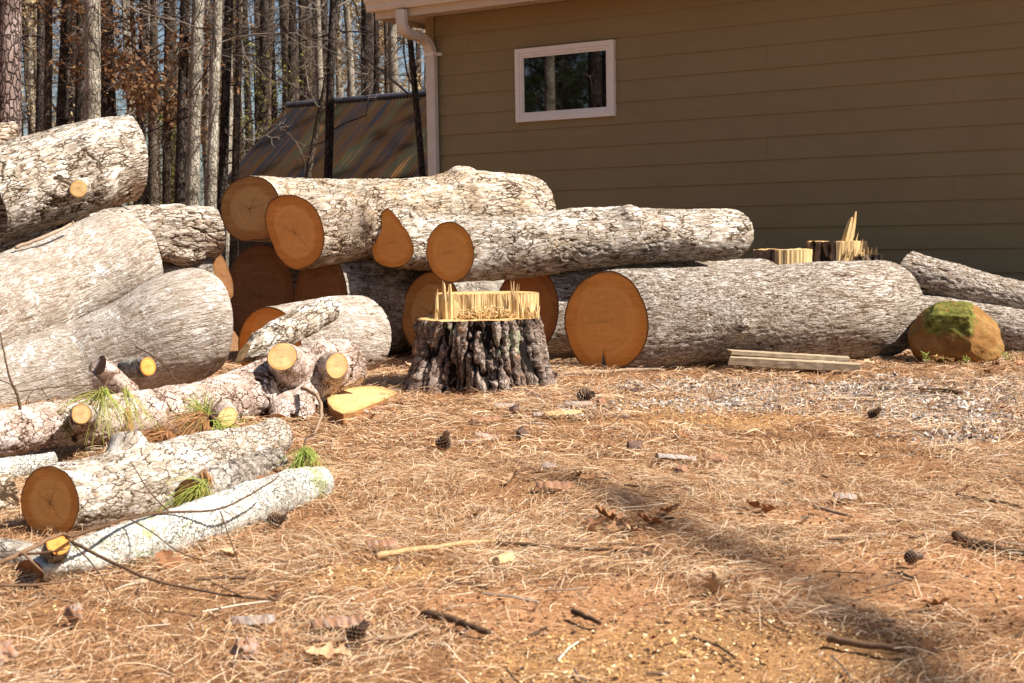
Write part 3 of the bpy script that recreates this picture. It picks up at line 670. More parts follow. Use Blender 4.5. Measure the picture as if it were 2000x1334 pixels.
mb = MB(); mb.tube([R0 - WD * 0.16 + UP * 0.012, R0 + WD * LS + UP * 0.012], 0.05, 8); mb.build('ridge_cap', paint('dark_ridge_metal', (0.09, 0.09, 0.12), 0.5), shed)
mb = MB(); e_ = R0 + dn * ln; mb.box(e_ + WN * -0.03 - UP * 0.09, WD * LS, WN * 0.02, UP * 0.07); mb.build('fascia', M_SHEDW, shed)
rebase(shed)

# ================================================================== logs
def lg(name, label, *a, **k):
    o = make_log(name, label, k.pop('cat', 'log'), *a, **k); return o
def stub(parent, p0, p1, r0, r1, cap=None, cap_n=None, bark='flake', mat=None, wood=None, d0=None, res=0.006):
    """A sawn-off branch on a log: p0 = (px, py, depth) of the cut, p1 = where it grows out of the log."""
    mid = [(p0[i_] + p1[i_]) / 2 for i_ in range(3)]
    return log_mesh('branch_stub', [(p0[0], p0[1], r0, p0[2]), (mid[0], mid[1], (r0 + r1) / 2, mid[2]), (p1[0], p1[1], r1, p1[2])], bark, mat or M_FLAKE, wood or W_FRESH,
                    cap=cap, cap_n=cap_n, res=res, parent=parent, blend=1.2, wob=0.006, amp=0.7)

# --- the stack on the right
logs = []
o = lg('tree_log', 'thickest grey ridged log lying on the ground behind the plank, end split at the bottom',
   [(1183, 628, 98, 8.50), (1300, 624, 96, 8.55), (1430, 618, 98, 8.62), (1560, 612, 100, 8.70), (1650, 608, 99, 8.78), (1712, 606, 97, 8.90)], 'ridge', M_RIDGE, W_ORANGE,
   cap=[(1195, 530), (1225, 545), (1250, 580), (1264, 625), (1262, 660), (1245, 695), (1218, 716), (1188, 724), (1174, 718), (1178, 680), (1168, 716), (1150, 724), (1125, 700), (1108, 665), (1101, 630), (1106, 595), (1125, 560), (1155, 538)],
   cap_n=END_N, far_n=(-0.40, -0.90, 0.1), blend=3.6, knots=[(0.40, -12, 0.022, 0.06), (0.62, 72, 0.012, 0.05)], wob=0.03, res=0.0075, far_blend=1.6); logs.append(o)
o = lg('tree_log', 'reddish log end half hidden between the broken stump and the thickest log',
   [(1030, 606, 90, 9.05), (1150, 600, 90, 9.2), (1300, 592, 86, 9.4), (1480, 588, 80, 9.75)], 'ridge', M_RIDGE, W_RED,
   cap=ellipse(1030, 606, 62, 90, 4), cap_n=END_N, far_n=(-0.5, -0.85, 0), res=0.010, wob=0.03); logs.append(o)
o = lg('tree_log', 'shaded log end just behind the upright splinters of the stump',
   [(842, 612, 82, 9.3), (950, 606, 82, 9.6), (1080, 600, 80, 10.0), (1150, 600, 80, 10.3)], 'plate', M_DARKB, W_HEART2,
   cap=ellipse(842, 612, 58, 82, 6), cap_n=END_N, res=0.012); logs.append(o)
o = lg('tree_log', 'white flaky log with a round orange end, laid across above the thickest log',
   [(879, 493, 58, 8.75), (990, 488, 57, 8.85), (1100, 468, 55, 8.95), (1210, 460, 53, 9.05), (1330, 457, 49, 9.18), (1420, 454, 48, 9.35)], 'plate', M_PLATE, W_ORANGE,
   cap=ellipse(879, 493, 46, 59, -6), cap_n=END_N, far_n=(-0.38, -0.92, 0.05), knots=[(0.60, 45, 0.045, 0.08), (0.30, 20, 0.012, 0.05), (0.8, -10, 0.014, 0.05)], wob=0.03, res=0.0075); logs.append(o)
o = lg('tree_log', 'log with a teardrop shaped end, resting between two bigger logs',
   [(768, 474, 54, 9.15), (850, 476, 52, 9.35), (950, 470, 50, 9.6), (1040, 465, 50, 9.8)], 'plate', M_PLATE, W_ORANGE,
   cap=[(757, 406), (764, 412), (774, 424), (785, 440), (794, 452), (802, 467), (808, 485), (806, 498), (796, 512), (776, 521), (758, 521), (742, 516), (730, 505), (726, 488), (728, 470), (732, 452), (739, 432), (748, 413)],
   cap_n=END_N, res=0.0085, knots=[(0.10, 80, 0.03, 0.05)]); logs.append(o)
o = lg('tree_log', 'big upper log with pale round end and knotty orange stained bark',
   [(575, 454, 74, 9.25), (700, 430, 74, 9.4), (820, 416, 70, 9.55), (930, 407, 70, 9.75), (1015, 412, 68, 9.95)], 'plate', M_PLATE2, W_HEART,
   cap=[(560, 381), (585, 386), (607, 400), (625, 428), (633, 465), (625, 500), (600, 522), (574, 527), (550, 510), (532, 480), (521, 452), (516, 420), (524, 396), (542, 383)],
   cap_n=END_N, far_n=(-0.40, -0.90, 0.05), knots=[(0.20, 8, 0.035, 0.09), (0.27, 50, 0.02, 0.07), (0.70, 70, 0.045, 0.10), (0.45, 20, 0.014, 0.07), (0.84, 30, 0.02, 0.06)], wob=0.035, res=0.0075); logs.append(o)
o = lg('tree_log', 'upper log behind with dark rimmed shaded end and cracked paler heart',
   [(488, 408, 63, 9.6), (600, 412, 63, 9.8), (720, 414, 63, 10.0), (850, 412, 60, 10.3)], 'plate', M_PLATE2, W_HEART2,
   cap=[(500, 345), (522, 352), (540, 372), (548, 400), (545, 435), (528, 462), (495, 470), (465, 468), (443, 450), (431, 418), (433, 385), (447, 362), (470, 348)],
   cap_n=END_N, res=0.009, wob=0.02); logs.append(o)
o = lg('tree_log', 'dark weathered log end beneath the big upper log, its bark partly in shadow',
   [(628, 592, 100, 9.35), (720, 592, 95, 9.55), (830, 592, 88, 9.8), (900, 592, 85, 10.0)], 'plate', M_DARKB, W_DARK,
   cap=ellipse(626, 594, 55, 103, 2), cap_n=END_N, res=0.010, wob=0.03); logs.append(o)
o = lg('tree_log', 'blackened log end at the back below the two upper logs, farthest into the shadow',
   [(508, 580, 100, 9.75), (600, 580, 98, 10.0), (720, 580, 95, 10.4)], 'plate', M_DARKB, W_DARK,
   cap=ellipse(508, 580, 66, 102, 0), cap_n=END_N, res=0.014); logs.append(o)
o = lg('tree_log', 'short light grey log with an orange wedge of its end showing beside the stump',
   [(535, 672, 80, 8.45), (600, 660, 76, 8.55), (660, 650, 73, 8.65), (705, 650, 72, 8.78)], 'ridge', M_SMOOTH, W_ORANGE,
   cap=ellipse(527, 680, 62, 82, -8), cap_n=END_N, far_n=(-0.52, -0.85, 0.0), far_blend=1.3, res=0.0075, wob=0.02, amp=0.8); logs.append(o)

# --- right end of the yard
o = lg('tree_log', 'furrowed log leaning down beside the wall, upper of the two by the mossy rock',
   [(1770, 530, 38, 9.35), (1850, 553, 38, 9.3), (1930, 572, 35, 9.25), (2010, 588, 33, 9.2), (2120, 612, 30, 9.1), (2330, 640, 29, 8.9)], 'ridge', M_RIDGE, W_ORANGE,
   far_wood=W_ORANGE, cap_n=(-0.72, 0.62, 0.3), res=0.0075, amp=1.6); logs.append(o)
o = lg('tree_log', 'furrowed log lying on the ground behind the mossy rock, lower of the two',
   [(1740, 612, 42, 9.3), (1850, 630, 46, 9.2), (1960, 650, 47, 9.1), (2100, 672, 47, 8.95), (2380, 690, 46, 8.6)], 'ridge', M_RIDGE, W_ORANGE, res=0.0075, amp=1.4); logs.append(o)

# --- the pile on the left
o = lg('tree_log', 'white cracked log on top of the pile, one small branch cut on its side',
   [(255, 308, 78, 8.35), (190, 322, 82, 8.2), (120, 345, 84, 8.05), (40, 370, 86, 7.9), (-60, 400, 88, 7.7), (-160, 428, 88, 7.5)], 'plate', M_PLATE, W_ORANGE,
   cap_n=(0.75, 0.62, 0.1), far_n=(-0.9, -0.3, 0), knots=[(0.26, 150, 0.04, 0.09), (0.24, 210, 0.05, 0.09), (0.45, 190, 0.02, 0.07)], wob=0.03, res=0.0065); logs.append(o)
top_log = o
stub(o, (153, 369, 7.78), (160, 364, 8.05), 17, 24, cap=ellipse(153, 369, 16.5, 16.5), cap_n=unit([0.1, -0.98, 0.15]), bark='plate', mat=M_PLATE, res=0.004)
o = lg('tree_log', 'pale log end farthest up the pile at the edge, mostly hidden behind the top log',
   [(30, 268, 26, 9.0), (-40, 276, 27, 8.9), (-140, 290, 28, 8.8)], 'plate', M_PLATE2, W_ORANGE, cap_n=(0.8, 0.55, 0.1), res=0.008); logs.append(o)
o = lg('tree_log', 'white cracked log with a rotted knot hole lying behind the forked log',
   [(418, 455, 50, 8.9), (350, 455, 53, 8.85), (270, 458, 54, 8.8), (180, 470, 52, 8.7)], 'plate', M_PLATE, W_ORANGE,
   cap_n=(0.8, 0.58, 0.05), knots=[(0.32, 235, 0.05, 0.07), (0.5, 215, 0.04, 0.06), (0.2, 240, 0.04, 0.06)], res=0.0065, wob=0.03, amp=1.2); logs.append(o)
o = lg('tree_log', 'thin white log wedged in the shadow between the top log and the forked log',
   [(108, 462, 22, 8.35), (40, 482, 24, 8.25), (-80, 520, 24, 8.1)], 'plate', M_PLATE, W_ORANGE, cap_n=(0.8, 0.55, 0.1), res=0.0065); logs.append(o)
# the forked trunk: two limbs of one piece
fk = log_mesh('forked_log', [(280, 496, 76, 7.95), (262, 498, 88, 7.92), (225, 508, 98, 7.84), (160, 542, 105, 7.7), (60, 588, 112, 7.5), (-60, 640, 120, 7.3), (-200, 700, 125, 7.1)], 'smooth', M_SMOOTH, W_ORANGE,
   cap_n=(0.76, 0.60, 0.25), knots=[(0.05, 150, 0.012, 0.10), (0.33, 200, -0.03, 0.22)], res=0.0065, wob=0.03, blend=1.2)
tag(fk, 'largest smooth grey log of the pile, forking into two thick limbs', 'log')
log_mesh('limb', [(405, 628, 96, 7.45), (385, 630, 108, 7.45), (340, 646, 109, 7.42), (270, 678, 97, 7.38), (170, 712, 84, 7.32), (40, 752, 86, 7.2), (-100, 800, 90, 7.05)], 'smooth', M_SMOOTH, W_ORANGE,
   cap_n=(0.74, 0.67, 0.0), res=0.0065, wob=0.03, parent=fk, blend=1.2)
logs.append(fk)
# the pine trunk with its sawn branches
pn = log_mesh('pine_log', [(690, 705, 42, 6.95), (640, 716, 52, 6.85), (580, 735, 54, 6.7), (500, 762, 50, 6.45), (400, 795, 47, 6.1), (280, 812, 46, 5.75), (150, 826, 43, 5.4), (0, 845, 42, 5.0), (-130, 862, 42, 4.7)], 'flake', M_FLAKE, W_FRESH,
   cap_n=(0.75, 0.62, 0.2), knots=[(0.16, 230, 0.03, 0.07), (0.10, 130, 0.02, 0.06), (0.28, 180, 0.018, 0.06), (0.55, 190, 0.015, 0.05)], res=0.0055, wob=0.025)
tag(pn, 'pinkish flaky pine log with many pale sawn branch ends', 'log')
FACE = unit([0.10, -0.90, 0.42])
stub(pn, (551, 697, 6.30), (572, 728, 6.62), 30, 44, cap=ellipse(551, 697, 29, 26, -25), cap_n=unit([-0.10, -0.80, 0.58]))
stub(pn, (658, 714, 6.50), (640, 722, 6.82), 24, 36, cap=ellipse(658, 714, 21, 25, 10), cap_n=unit([0.28, -0.93, 0.22]))
stub(pn, (159, 808, 5.05), (165, 822, 5.30), 20, 27, cap=ellipse(159, 808, 19, 19), cap_n=unit([0.05, -0.93, 0.35]))
stub(pn, (444, 814, 5.85), (430, 806, 6.10), 20, 28, cap=ellipse(444, 815, 17, 22, 38), cap_n=unit([0.45, -0.82, 0.35]))
stub(pn, (547, 815, 6.25), (560, 780, 6.55), 20, 34, cap=ellipse(543, 817, 17, 8, 5), cap_n=unit([-0.15, -0.80, -0.55]))
stub(pn, (578, 818, 6.32), (612, 745, 6.68), 22, 34, cap_n=unit([-0.3, -0.5, -0.8]), wood=W_DARK)
stub(pn, (198, 714, 5.60), (250, 770, 5.75), 17, 24, cap_n=unit([-0.8, -0.35, 0.45]), wood=W_DARK, cap=ellipse(197, 713, 10, 19, 12))
stub(pn, (288, 716, 5.85), (245, 722, 6.05), 17, 17, cap_n=unit([0.62, -0.76, 0.15]), cap=ellipse(289, 716, 15, 18, 0), mat=M_DARKB, wood=W_ORANGE)
logs.append(pn)
o = log_mesh('cut_limb', [(474, 690, 20, 7.05), (505, 676, 24, 7.15), (555, 648, 28, 7.35), (605, 622, 28, 7.6), (640, 606, 24, 7.8)], 'flake', M_PLATE, W_FRESH, cap_n=(-0.7, -0.45, 0.55), res=0.006, wob=0.02, knots=[(0.05, 60, 0.02, 0.04)])
tag(o, 'short pale limb with a rough knobbly end, lying against the light grey log', 'limb'); logs.append(o)
# the front two and their neighbour
fl = lg('tree_log', 'white cracked log with a round brown end, second from the front of the pile',
   [(98, 982, 66, 3.87), (170, 970, 76, 3.98), (260, 955, 78, 4.17), (360, 928, 70, 4.46), (450, 897, 54, 4.86), (548, 848, 33, 5.35)], 'plate', M_PLATE3, W_HEART,
   cap=ellipse(98, 982, 56, 70, -5), cap_n=END_N, far_n=(-0.6, -0.75, -0.25), far_wood=W_ORANGE, knots=[(0.22, 100, 0.05, 0.05), (0.62, 60, 0.012, 0.04)], res=0.0035, wob=0.03, amp=0.75); logs.append(fl)
ll = lg('tree_log', 'slender lichen covered log lying frontmost on the ground beside a pine cone',
   [(62, 1112, 32, 3.36), (120, 1098, 37, 3.40), (210, 1075, 41, 3.48), (300, 1050, 46, 3.60), (400, 1020, 46, 3.80), (500, 984, 42, 4.05), (580, 956, 39, 4.28), (628, 944, 33, 4.44)], 'lichen', M_LICHEN, W_RED,
   cap=ellipse(58, 1118, 28, 24, 20), cap_n=unit([-0.72, -0.60, -0.2]), far_n=(-0.6, -0.8, 0), res=0.0032, wob=0.03); logs.append(ll)
stub(ll, (113, 1063, 3.27), (104, 1088, 3.38), 22, 26, cap=ellipse(113, 1063, 23, 20, 15), cap_n=unit([0.22, -0.72, 0.65]), bark='lichen', mat=M_DARKB, wood=W_ORANGE, res=0.003)
o = lg('tree_log', 'white barked log at the edge, low in the pile next to the round brown end',
   [(22, 975, 50, 4.3), (-40, 990, 52, 4.2), (-140, 1015, 52, 4.0)], 'plate', M_PLATE2, W_ORANGE, cap_n=(0.80, 0.58, 0.05), res=0.004, amp=0.75); logs.append(o)
o = log_mesh('cut_limb', [(108, 898, 15, 4.9), (60, 908, 20, 4.85), (0, 918, 24, 4.75), (-80, 930, 24, 4.6)], 'lichen', M_LICHEN, W_DARK, res=0.004)
tag(o, 'lichen crusted limb in the dark gap under the pine log', 'limb'); logs.append(o)
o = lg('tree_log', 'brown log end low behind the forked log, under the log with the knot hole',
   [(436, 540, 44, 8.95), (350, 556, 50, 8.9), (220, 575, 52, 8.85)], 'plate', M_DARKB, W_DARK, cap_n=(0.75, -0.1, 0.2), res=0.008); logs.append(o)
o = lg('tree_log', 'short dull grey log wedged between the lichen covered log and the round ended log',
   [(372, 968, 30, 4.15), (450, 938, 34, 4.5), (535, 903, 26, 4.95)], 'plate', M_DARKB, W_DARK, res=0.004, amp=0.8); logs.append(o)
o = log_mesh('cut_limb', [(78, 1090, 20, 3.52), (20, 1082, 26, 3.50), (-110, 1070, 30, 3.45)], 'plate', M_DARKB, W_DARK, res=0.004, amp=0.6)  # added dark filler, stands in for the black shade in this corner
tag(o, 'added dark limb standing in for deep shade under the round brown log end', 'limb'); logs.append(o)
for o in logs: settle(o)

# ================================================================== stumps
def ring_attr(v, C, rmax):
    d = v - C; return np.stack([d[:, 0], d[:, 1], np.linalg.norm(d[:, :2], axis=1) / rmax], 1)
def splinters(mb, pts, rnd, lean=0.02):
    """pts: (foot, height, width): jagged slivers of torn wood, each tapering to a ragged tip."""
    for p, h, wd in pts:
        p = np.asarray(p, float); a = rnd.uniform(0, 6.28); n_ = 5
        top = p + np.array([rnd.uniform(-lean, lean), rnd.uniform(-lean, lean), h])
        base = np.array([[math.cos(a + k * 6.283 / n_) * wd * rnd.uniform(0.6, 1.1), math.sin(a + k * 6.283 / n_) * wd * 0.6, 0] for k in range(n_)])
        V = [p + b - np.array([0, 0, 0.01]) for b in base]
        mid = p + (top - p) * 0.55; V += [mid + b * rnd.uniform(0.55, 0.85) + np.array([0, 0, rnd.uniform(-.1, .1) * h]) for b in base]
        V += [top + b * rnd.uniform(0.08, 0.4) + np.array([0, 0, rnd.uniform(-0.18, 0.02) * h]) for b in base]
        q = [[r_ * n_ + k, r_ * n_ + (k + 1) % n_, (r_ + 1) * n_ + (k + 1) % n_, (r_ + 1) * n_ + k] for r_ in (0, 1) for k in range(n_)]
        mb.add(V, q, [[2 * n_, 2 * n_ + 1, 2 * n_ + 2], [2 * n_, 2 * n_ + 2, 2 * n_ + 3], [2 * n_, 2 * n_ + 3, 2 * n_ + 4]])
def stump_bark(root, C, rt_, rb_, h, seed, flare=0.5, res=0.007, kind='furrow', mat=None, amp=1.0, lobes=7, skirt=None):
    N = int(2 * math.pi * rt_ / res); M = max(20, int((h + 0.06) / res)); th = np.arange(N) * 2 * np.pi / N
    zz = np.linspace(-0.06, h, M)
    k = np.clip(1 - zz / h, 0, 1.3)
    lob = 1 + 0.10 * np.cos(lobes * th + seed) + 0.06 * np.cos((lobes - 2) * th + 2 * seed)
    base = rt_ + (rb_ - rt_) * (0.45 * k + 0.55 * k ** 3)
    rr = base[:, None] * (1 + (lob[None, :] - 1) * (0.25 + 1.2 * k[:, None] ** 2))
    bk = np.stack([np.broadcast_to(np.cos(th) * rt_, (M, N)), np.broadcast_to(np.sin(th) * rt_, (M, N)), np.broadcast_to(zz[:, None], (M, N))], -1).reshape(-1, 3) + seed * 0.7
    d, crk, pid = bark_field(kind, bk, seed, amp)
    top = zz[:, None] > h - 0.03
    d2 = d.reshape(M, N) * np.where(top, 0.55, 1.0)
    zt = zz[:, None] + 0.012 * fbm(np.stack([np.cos(th) * 6, np.sin(th) * 6, th * 0 + seed], 1), 3, seed)[None, :] * (k[:, None] < 0.2)
    r2 = rr + d2
    V = np.stack([C[0] + r2 * np.cos(th), C[1] + r2 * np.sin(th), C[2] + np.broadcast_to(zt, (M, N))], -1)
    ringtop = V[-1].copy()
    i = np.arange(M - 1)[:, None] * N; j = np.arange(N)[None, :]; j2 = (j + 1) % N
    me = np_mesh('bark', V.reshape(-1, 3), np.stack([i + j, i + j2, i + N + j2, i + N + j], -1).reshape(-1, 4))
    attr(me, 'bk', bk); attr(me, 'crk', crk); attr(me, 'pid', pid)
    link('bark', me, mat or M_FURROW, root)
    return ringtop
def top_disc(name, ring_, C, mat, root, keep=None, seed=0):
    return cut_face(name, C, np.array([0.0, 0.0, 1.0]) + np.array([0, -1e-6, 0]), ring_, mat, root, relief=0.002, seed=seed)
_frame0 = frame
def frame(n):
    n = np.asarray(n, float)
    if n.ndim == 1 and abs(n[2]) > 0.999: return np.array([1.0, 0, 0]), np.array([0, 1.0, 0])
    return _frame0(n)
def block(mb, poly, z0, z1, ztop=None):
    """An upright block on a plan outline."""
    n_ = len(poly); V = [(x, y, z0) for x, y in poly] + [(x, y, z1) for x, y in poly]
    mb.add(V, [[k, (k + 1) % n_, n_ + (k + 1) % n_, n_ + k] for k in range(n_)])

M_OLDB = bark_mat('bark_brown_stump', ((0.08, 0.052, 0.036), (0.21, 0.145, 0.10), (0.40, 0.32, 0.25)), (0.02, 0.013, 0.009), fine=40, stretch=0.3)
rs = random.Random(3)
SC = at(935, 690, 7.72); SC[2] = 0.0
h1, h2 = 0.372, 0.503
st = empty('tree_stump', SC, 'freshly cut furrowed pine stump with a stepped top and upright splinters', 'stump')
rt_, rb_ = 0.338, 0.402
ring_t = stump_bark(st, SC, rt_, rb_, h1, 21, lobes=6, res=0.0055)
top_disc('cut_face', ring_t, SC + np.array([0, 0, h1 - 0.004]), W_FRESH, st, seed=2)
# the higher back part: sawn from the other side
bx0, bx1 = at(851, 600, 7.72)[0] - SC[0], at(1053, 600, 7.72)[0] - SC[0]
ys = -0.03
arc = [(SC[0] + x_, SC[1] + math.sqrt(max(0.0, (rt_ * 0.97) ** 2 - min(abs(x_), rt_ * .96) ** 2)) + 0.01) for x_ in np.linspace(bx1, bx0, 26)]
front = [(SC[0] + x_, SC[1] + ys + 0.010 * math.sin(x_ * 31) * math.sin(x_ * 13 + 1) - 0.05 * math.sin((x_ - bx0) / (bx1 - bx0) * math.pi)) for x_ in np.linspace(bx0, bx1, 110)]
poly = arc + front
n_ = len(poly); mb = MB()
lev = [h1 - 0.02, h1 + 0.03, h1 + 0.07, h1 + 0.11, h2]
V = []; col_j = [rs.uniform(-0.0012, 0.0012) for _ in poly]
for kz, z_ in enumerate(lev):
    for kk, (x_, y_) in enumerate(poly):
        jz = rs.uniform(-0.01, 0.01) if 0 < kz < 4 else (rs.uniform(-0.008, 0.003) if kz == 4 and kk >= 26 else 0)
        jy = (col_j[kk] + rs.uniform(-0.001, 0.001) - 0.022 * (1 - kz / 4.0) ** 2 * abs(math.sin(kk * 0.21))) if kk >= 26 else 0
        V.append((x_, y_ + jy, SC[2] + z_ + jz))
mb.add(V, [[a_ * n_ + k, a_ * n_ + (k + 1) % n_, (a_ + 1) * n_ + (k + 1) % n_, (a_ + 1) * n_ + k] for a_ in range(4) for k in range(n_)])
mb.build('raised_wood', M_SPLINT, st)
ringu = np.array(V[4 * n_:]); cut_face('cut_face', ringu.mean(0), np.array([0, 0, 1.0]), ringu, W_FRESH, st, relief=0.001, seed=9)
# bark left standing on the right edge of the raised part
mb = MB(); fr = []
for k in range(13): x_ = bx0 + (bx0 * -1 + 0.0) * 0; 
sp = []
for k in range(15):                            # the tall torn bunch at the one end
    x_ = bx0 + rs.uniform(0.0, 0.12); f_ = 1 - abs((x_ - bx0) - 0.03) / 0.12
    sp.append(((SC[0] + x_, SC[1] + ys - 0.05 + rs.uniform(-0.03, 0.03), SC[2] + h1), rs.uniform(0.06, 0.15) + 0.11 * max(f_, 0) * rs.random(), rs.uniform(0.012, 0.034)))
splinters(mb, sp, rs); mb.build('splinter', M_SPLINT, st); mb = MB(); sp = []
for k in range(10): sp.append(((SC[0] + bx1 - 0.13 + rs.uniform(-0.014, 0.014), SC[1] + ys - 0.07, SC[2] + h1 + 0.02), rs.uniform(0.10, 0.20), rs.uniform(0.006, 0.013)))
splinters(mb, sp, rs); mb.build('splinter', M_SPLINT, st); mb = MB(); sp = []
for k in range(16):
    f_ = rs.random(); x_ = bx1 - 0.11 + f_ * 0.10
    sp.append(((SC[0] + x_, SC[1] + ys - 0.03 - rs.uniform(0.0, 0.04), SC[2] + h1), rs.uniform(0.02, 0.09), rs.uniform(0.006, 0.014)))
splinters(mb, sp, rs); mb.build('splinter', M_SPLINT, st)
mb = MB()                                      # curls and crumbs of torn wood on the lower step
for k in range(150):
    x_ = rs.uniform(-0.10, 0.20); y_ = ys - 0.06 - abs(rs.gauss(0, 0.035)); p = SC + np.array([x_, y_, h1 + rs.uniform(0.0, 0.05) * math.exp(-abs(x_ - 0.05) * 6)])
    a_ = rs.uniform(0, 6.28); r_ = rs.uniform(0.008, 0.03); t_ = np.linspace(0, rs.uniform(1.5, 4), 6)
    mb.tube([p + np.array([math.cos(a_) * r_ * math.sin(q_), math.sin(a_) * r_ * math.sin(q_) * 0.7, r_ * (1 - math.cos(q_)) * 0.6]) for q_ in t_], rs.uniform(0.0012, 0.004), 4)
mb.build('torn_fibres', M_SPLINT, st)
rebase(st)

def back_stump(px0, px1, pyt, d, seed, label, notch):
    x0, x1 = at(px0, pyt, d)[0], at(px1, pyt, d)[0]; r_ = (x1 - x0) / 2; C = np.array([(x0 + x1) / 2, d, 0]); h = at((px0 + px1) / 2, pyt, d)[2]
    root = empty('tree_stump', C, label, 'stump')
    ring_ = stump_bark(root, C, r_, r_ * 1.18, h, seed, res=0.011, amp=0.4, mat=M_OLDB)
    # the sawn notch: pale torn wood over the right part of the front
    top_disc('cut_face', ring_, C + np.array([0, 0, h - 0.003]), W_FRESH, root, seed=seed)
    return root, C, r_, h
root, C, rS, hS = back_stump(1471, 1580, 487, 10.0, 33, 'low stump behind the thickest log, its front split to bare pale wood', 0)
mb = MB(); q = []
a0, a1 = R(-112), R(10)
pts_ = [(C[0] + (rS + 0.026) * math.cos(a_) , C[1] + (rS + 0.026) * math.sin(a_)) for a_ in np.linspace(a0, a1, 34)]
V = [(x_, y_ + rs.uniform(-.006, .006), 0.1) for x_, y_ in pts_] + [(x_, y_ + rs.uniform(-.005, .005), hS - 0.002) for x_, y_ in pts_] + [(C[0] + (x_ - C[0]) * 0.85, C[1] + (y_ - C[1]) * 0.85, hS + 0.002) for x_, y_ in pts_]
mb.add(V, [[r_ * 34 + k, r_ * 34 + k + 1, (r_ + 1) * 34 + k + 1, (r_ + 1) * 34 + k] for r_ in (0, 1) for k in range(33)])
mb.build('bare_wood', M_SPLINT, root); rebase(root)
root, C, rS, hS = back_stump(1640, 1722, 497, 9.95, 39, 'stump behind the thickest log with one long splinter standing up', 0)
mb = MB()
root2 = root
x0 = at(1579, 471, 9.95)[0]; x1 = at(1690, 480, 9.95)[0]; rU = 0.20; hU = at(1630, 471, 9.95)[2]; CU = np.array([x0 + rU, 10.03, 0])
ring_ = stump_bark(root, CU, rU, rU * 1.15, hU, 44, res=0.011, amp=0.4, mat=M_OLDB)
top_disc('cut_face', ring_, CU + np.array([0, 0, hU - 0.003]), W_FRESH, root, seed=8)
mb = MB(); sp = []
a0, a1 = R(-100), R(20)
pts_ = [(CU[0] + (rU + 0.024) * math.cos(a_), CU[1] + (rU + 0.024) * math.sin(a_)) for a_ in np.linspace(a0, a1, 34)]
V = [(x_, y_ + rs.uniform(-.006, .006), hS - 0.05 - 0.03 * rs.random()) for x_, y_ in pts_] + [(x_, y_ + rs.uniform(-.005, .005), hU - 0.002 - 0.07 * max(0, (k - 22) / 12)) for k, (x_, y_) in enumerate(pts_)] + [(CU[0] + (x_ - CU[0]) * 0.8, CU[1] + (y_ - CU[1]) * 0.8, hU + 0.001) for x_, y_ in pts_]
mb.add(V, [[r_ * 34 + k, r_ * 34 + k + 1, (r_ + 1) * 34 + k + 1, (r_ + 1) * 34 + k] for r_ in (0, 1) for k in range(33)])
mb.build('bare_wood', M_SPLINT, root)
mb = MB()
def sliver(mb, pts, wds, th_=0.008):
    pts = np.array(pts); n_ = len(pts); V = []
    for p, w_ in zip(pts, wds):
        V += [p + np.array([-w_, 0, 0]), p + np.array([-w_ * 0.2, -th_ - w_ * 0.35, 0]), p + np.array([w_, 0, 0]), p + np.array([0.1 * w_, th_, 0])]
    mb.add(V, [[a_ * 4 + k, a_ * 4 + (k + 1) % 4, (a_ + 1) * 4 + (k + 1) % 4, (a_ + 1) * 4 + k] for a_ in range(n_ - 1) for k in range(4)])
D9 = 9.86
sliver(mb, [at(1648, 490, D9), at(1653, 465, D9), at(1659, 440, D9), at(1663, 424, D9)], [0.030, 0.030, 0.022, 0.010])
sliver(mb, [at(1654, 490, D9 + .01), at(1661, 462, D9 + .01), at(1667, 435, D9 + .01), at(1671, 413, D9 + .01)], [0.026, 0.026, 0.018, 0.008])
sliver(mb, [at(1668, 488, D9), at(1672, 470, D9), at(1676, 455, D9)], [0.009, 0.006, 0.002], 0.003)
sliver(mb, [at(1680, 490, D9), at(1683, 476, D9), at(1685, 467, D9)], [0.008, 0.005, 0.002], 0.003)
sp = [((at(1640 + rs.uniform(0, 75), 497, D9 + rs.uniform(-.06, .05))[0], D9 + rs.uniform(-.06, .05), hS), rs.uniform(0.015, 0.06), rs.uniform(0.004, 0.009)) for k in range(70)]
splinters(mb, sp, rs, 0.015)
mb.build('splinter', M_SPLINT, root); rebase(root)

# ================================================================== rock, planks, wedge of wood
t = NT('mossy_rock'); oc = t.node('ShaderNodeTexCoord').outputs['Object']; sp_ = t.node('ShaderNodeSeparateXYZ'); t.l.new(oc, sp_.inputs[0])
n1 = t.noise(oc, 5, 6, 0.65); n2 = t.noise(oc, 30, 5, 0.7)
c = t.ramp(t.math('ADD', t.math('MULTIPLY', n1, 0.7), t.math('MULTIPLY', n2, 0.3)), [(0.32, (0.13, 0.06, 0.018)), (0.5, (0.24, 0.115, 0.035)), (0.62, (0.32, 0.175, 0.07)), (0.75, (0.44, 0.30, 0.17))])
mo = t.attr('moss', 'Fac'); mk = t.math('ADD', t.math('MULTIPLY', mo, 0.85), t.math('ADD', t.math('MULTIPLY', t.math('SUBTRACT', t.noise(oc, 26, 6, 0.75), 0.5), 1.4), t.math('MULTIPLY', t.math('SUBTRACT', t.noise(oc, 6, 3, 0.6), 0.5), 1.6)))
c = t.mix(t.mrange(t.noise(oc, 9, 5, 0.7), 0.5, 0.68, 0, 0.6), c, (0.20, 0.16, 0.045))
c = t.mix(t.mrange(mk, 0.42, 0.62), c, t.ramp(n2, [(0.35, (0.05, 0.05, 0.010)), (0.6, (0.20, 0.19, 0.04))]))
M_ROCK = t.done(c, 0.9, t.bump(t.math('ADD', n2, t.math('MULTIPLY', mk, 0.6)), 0.6, 0.012), 0.15)
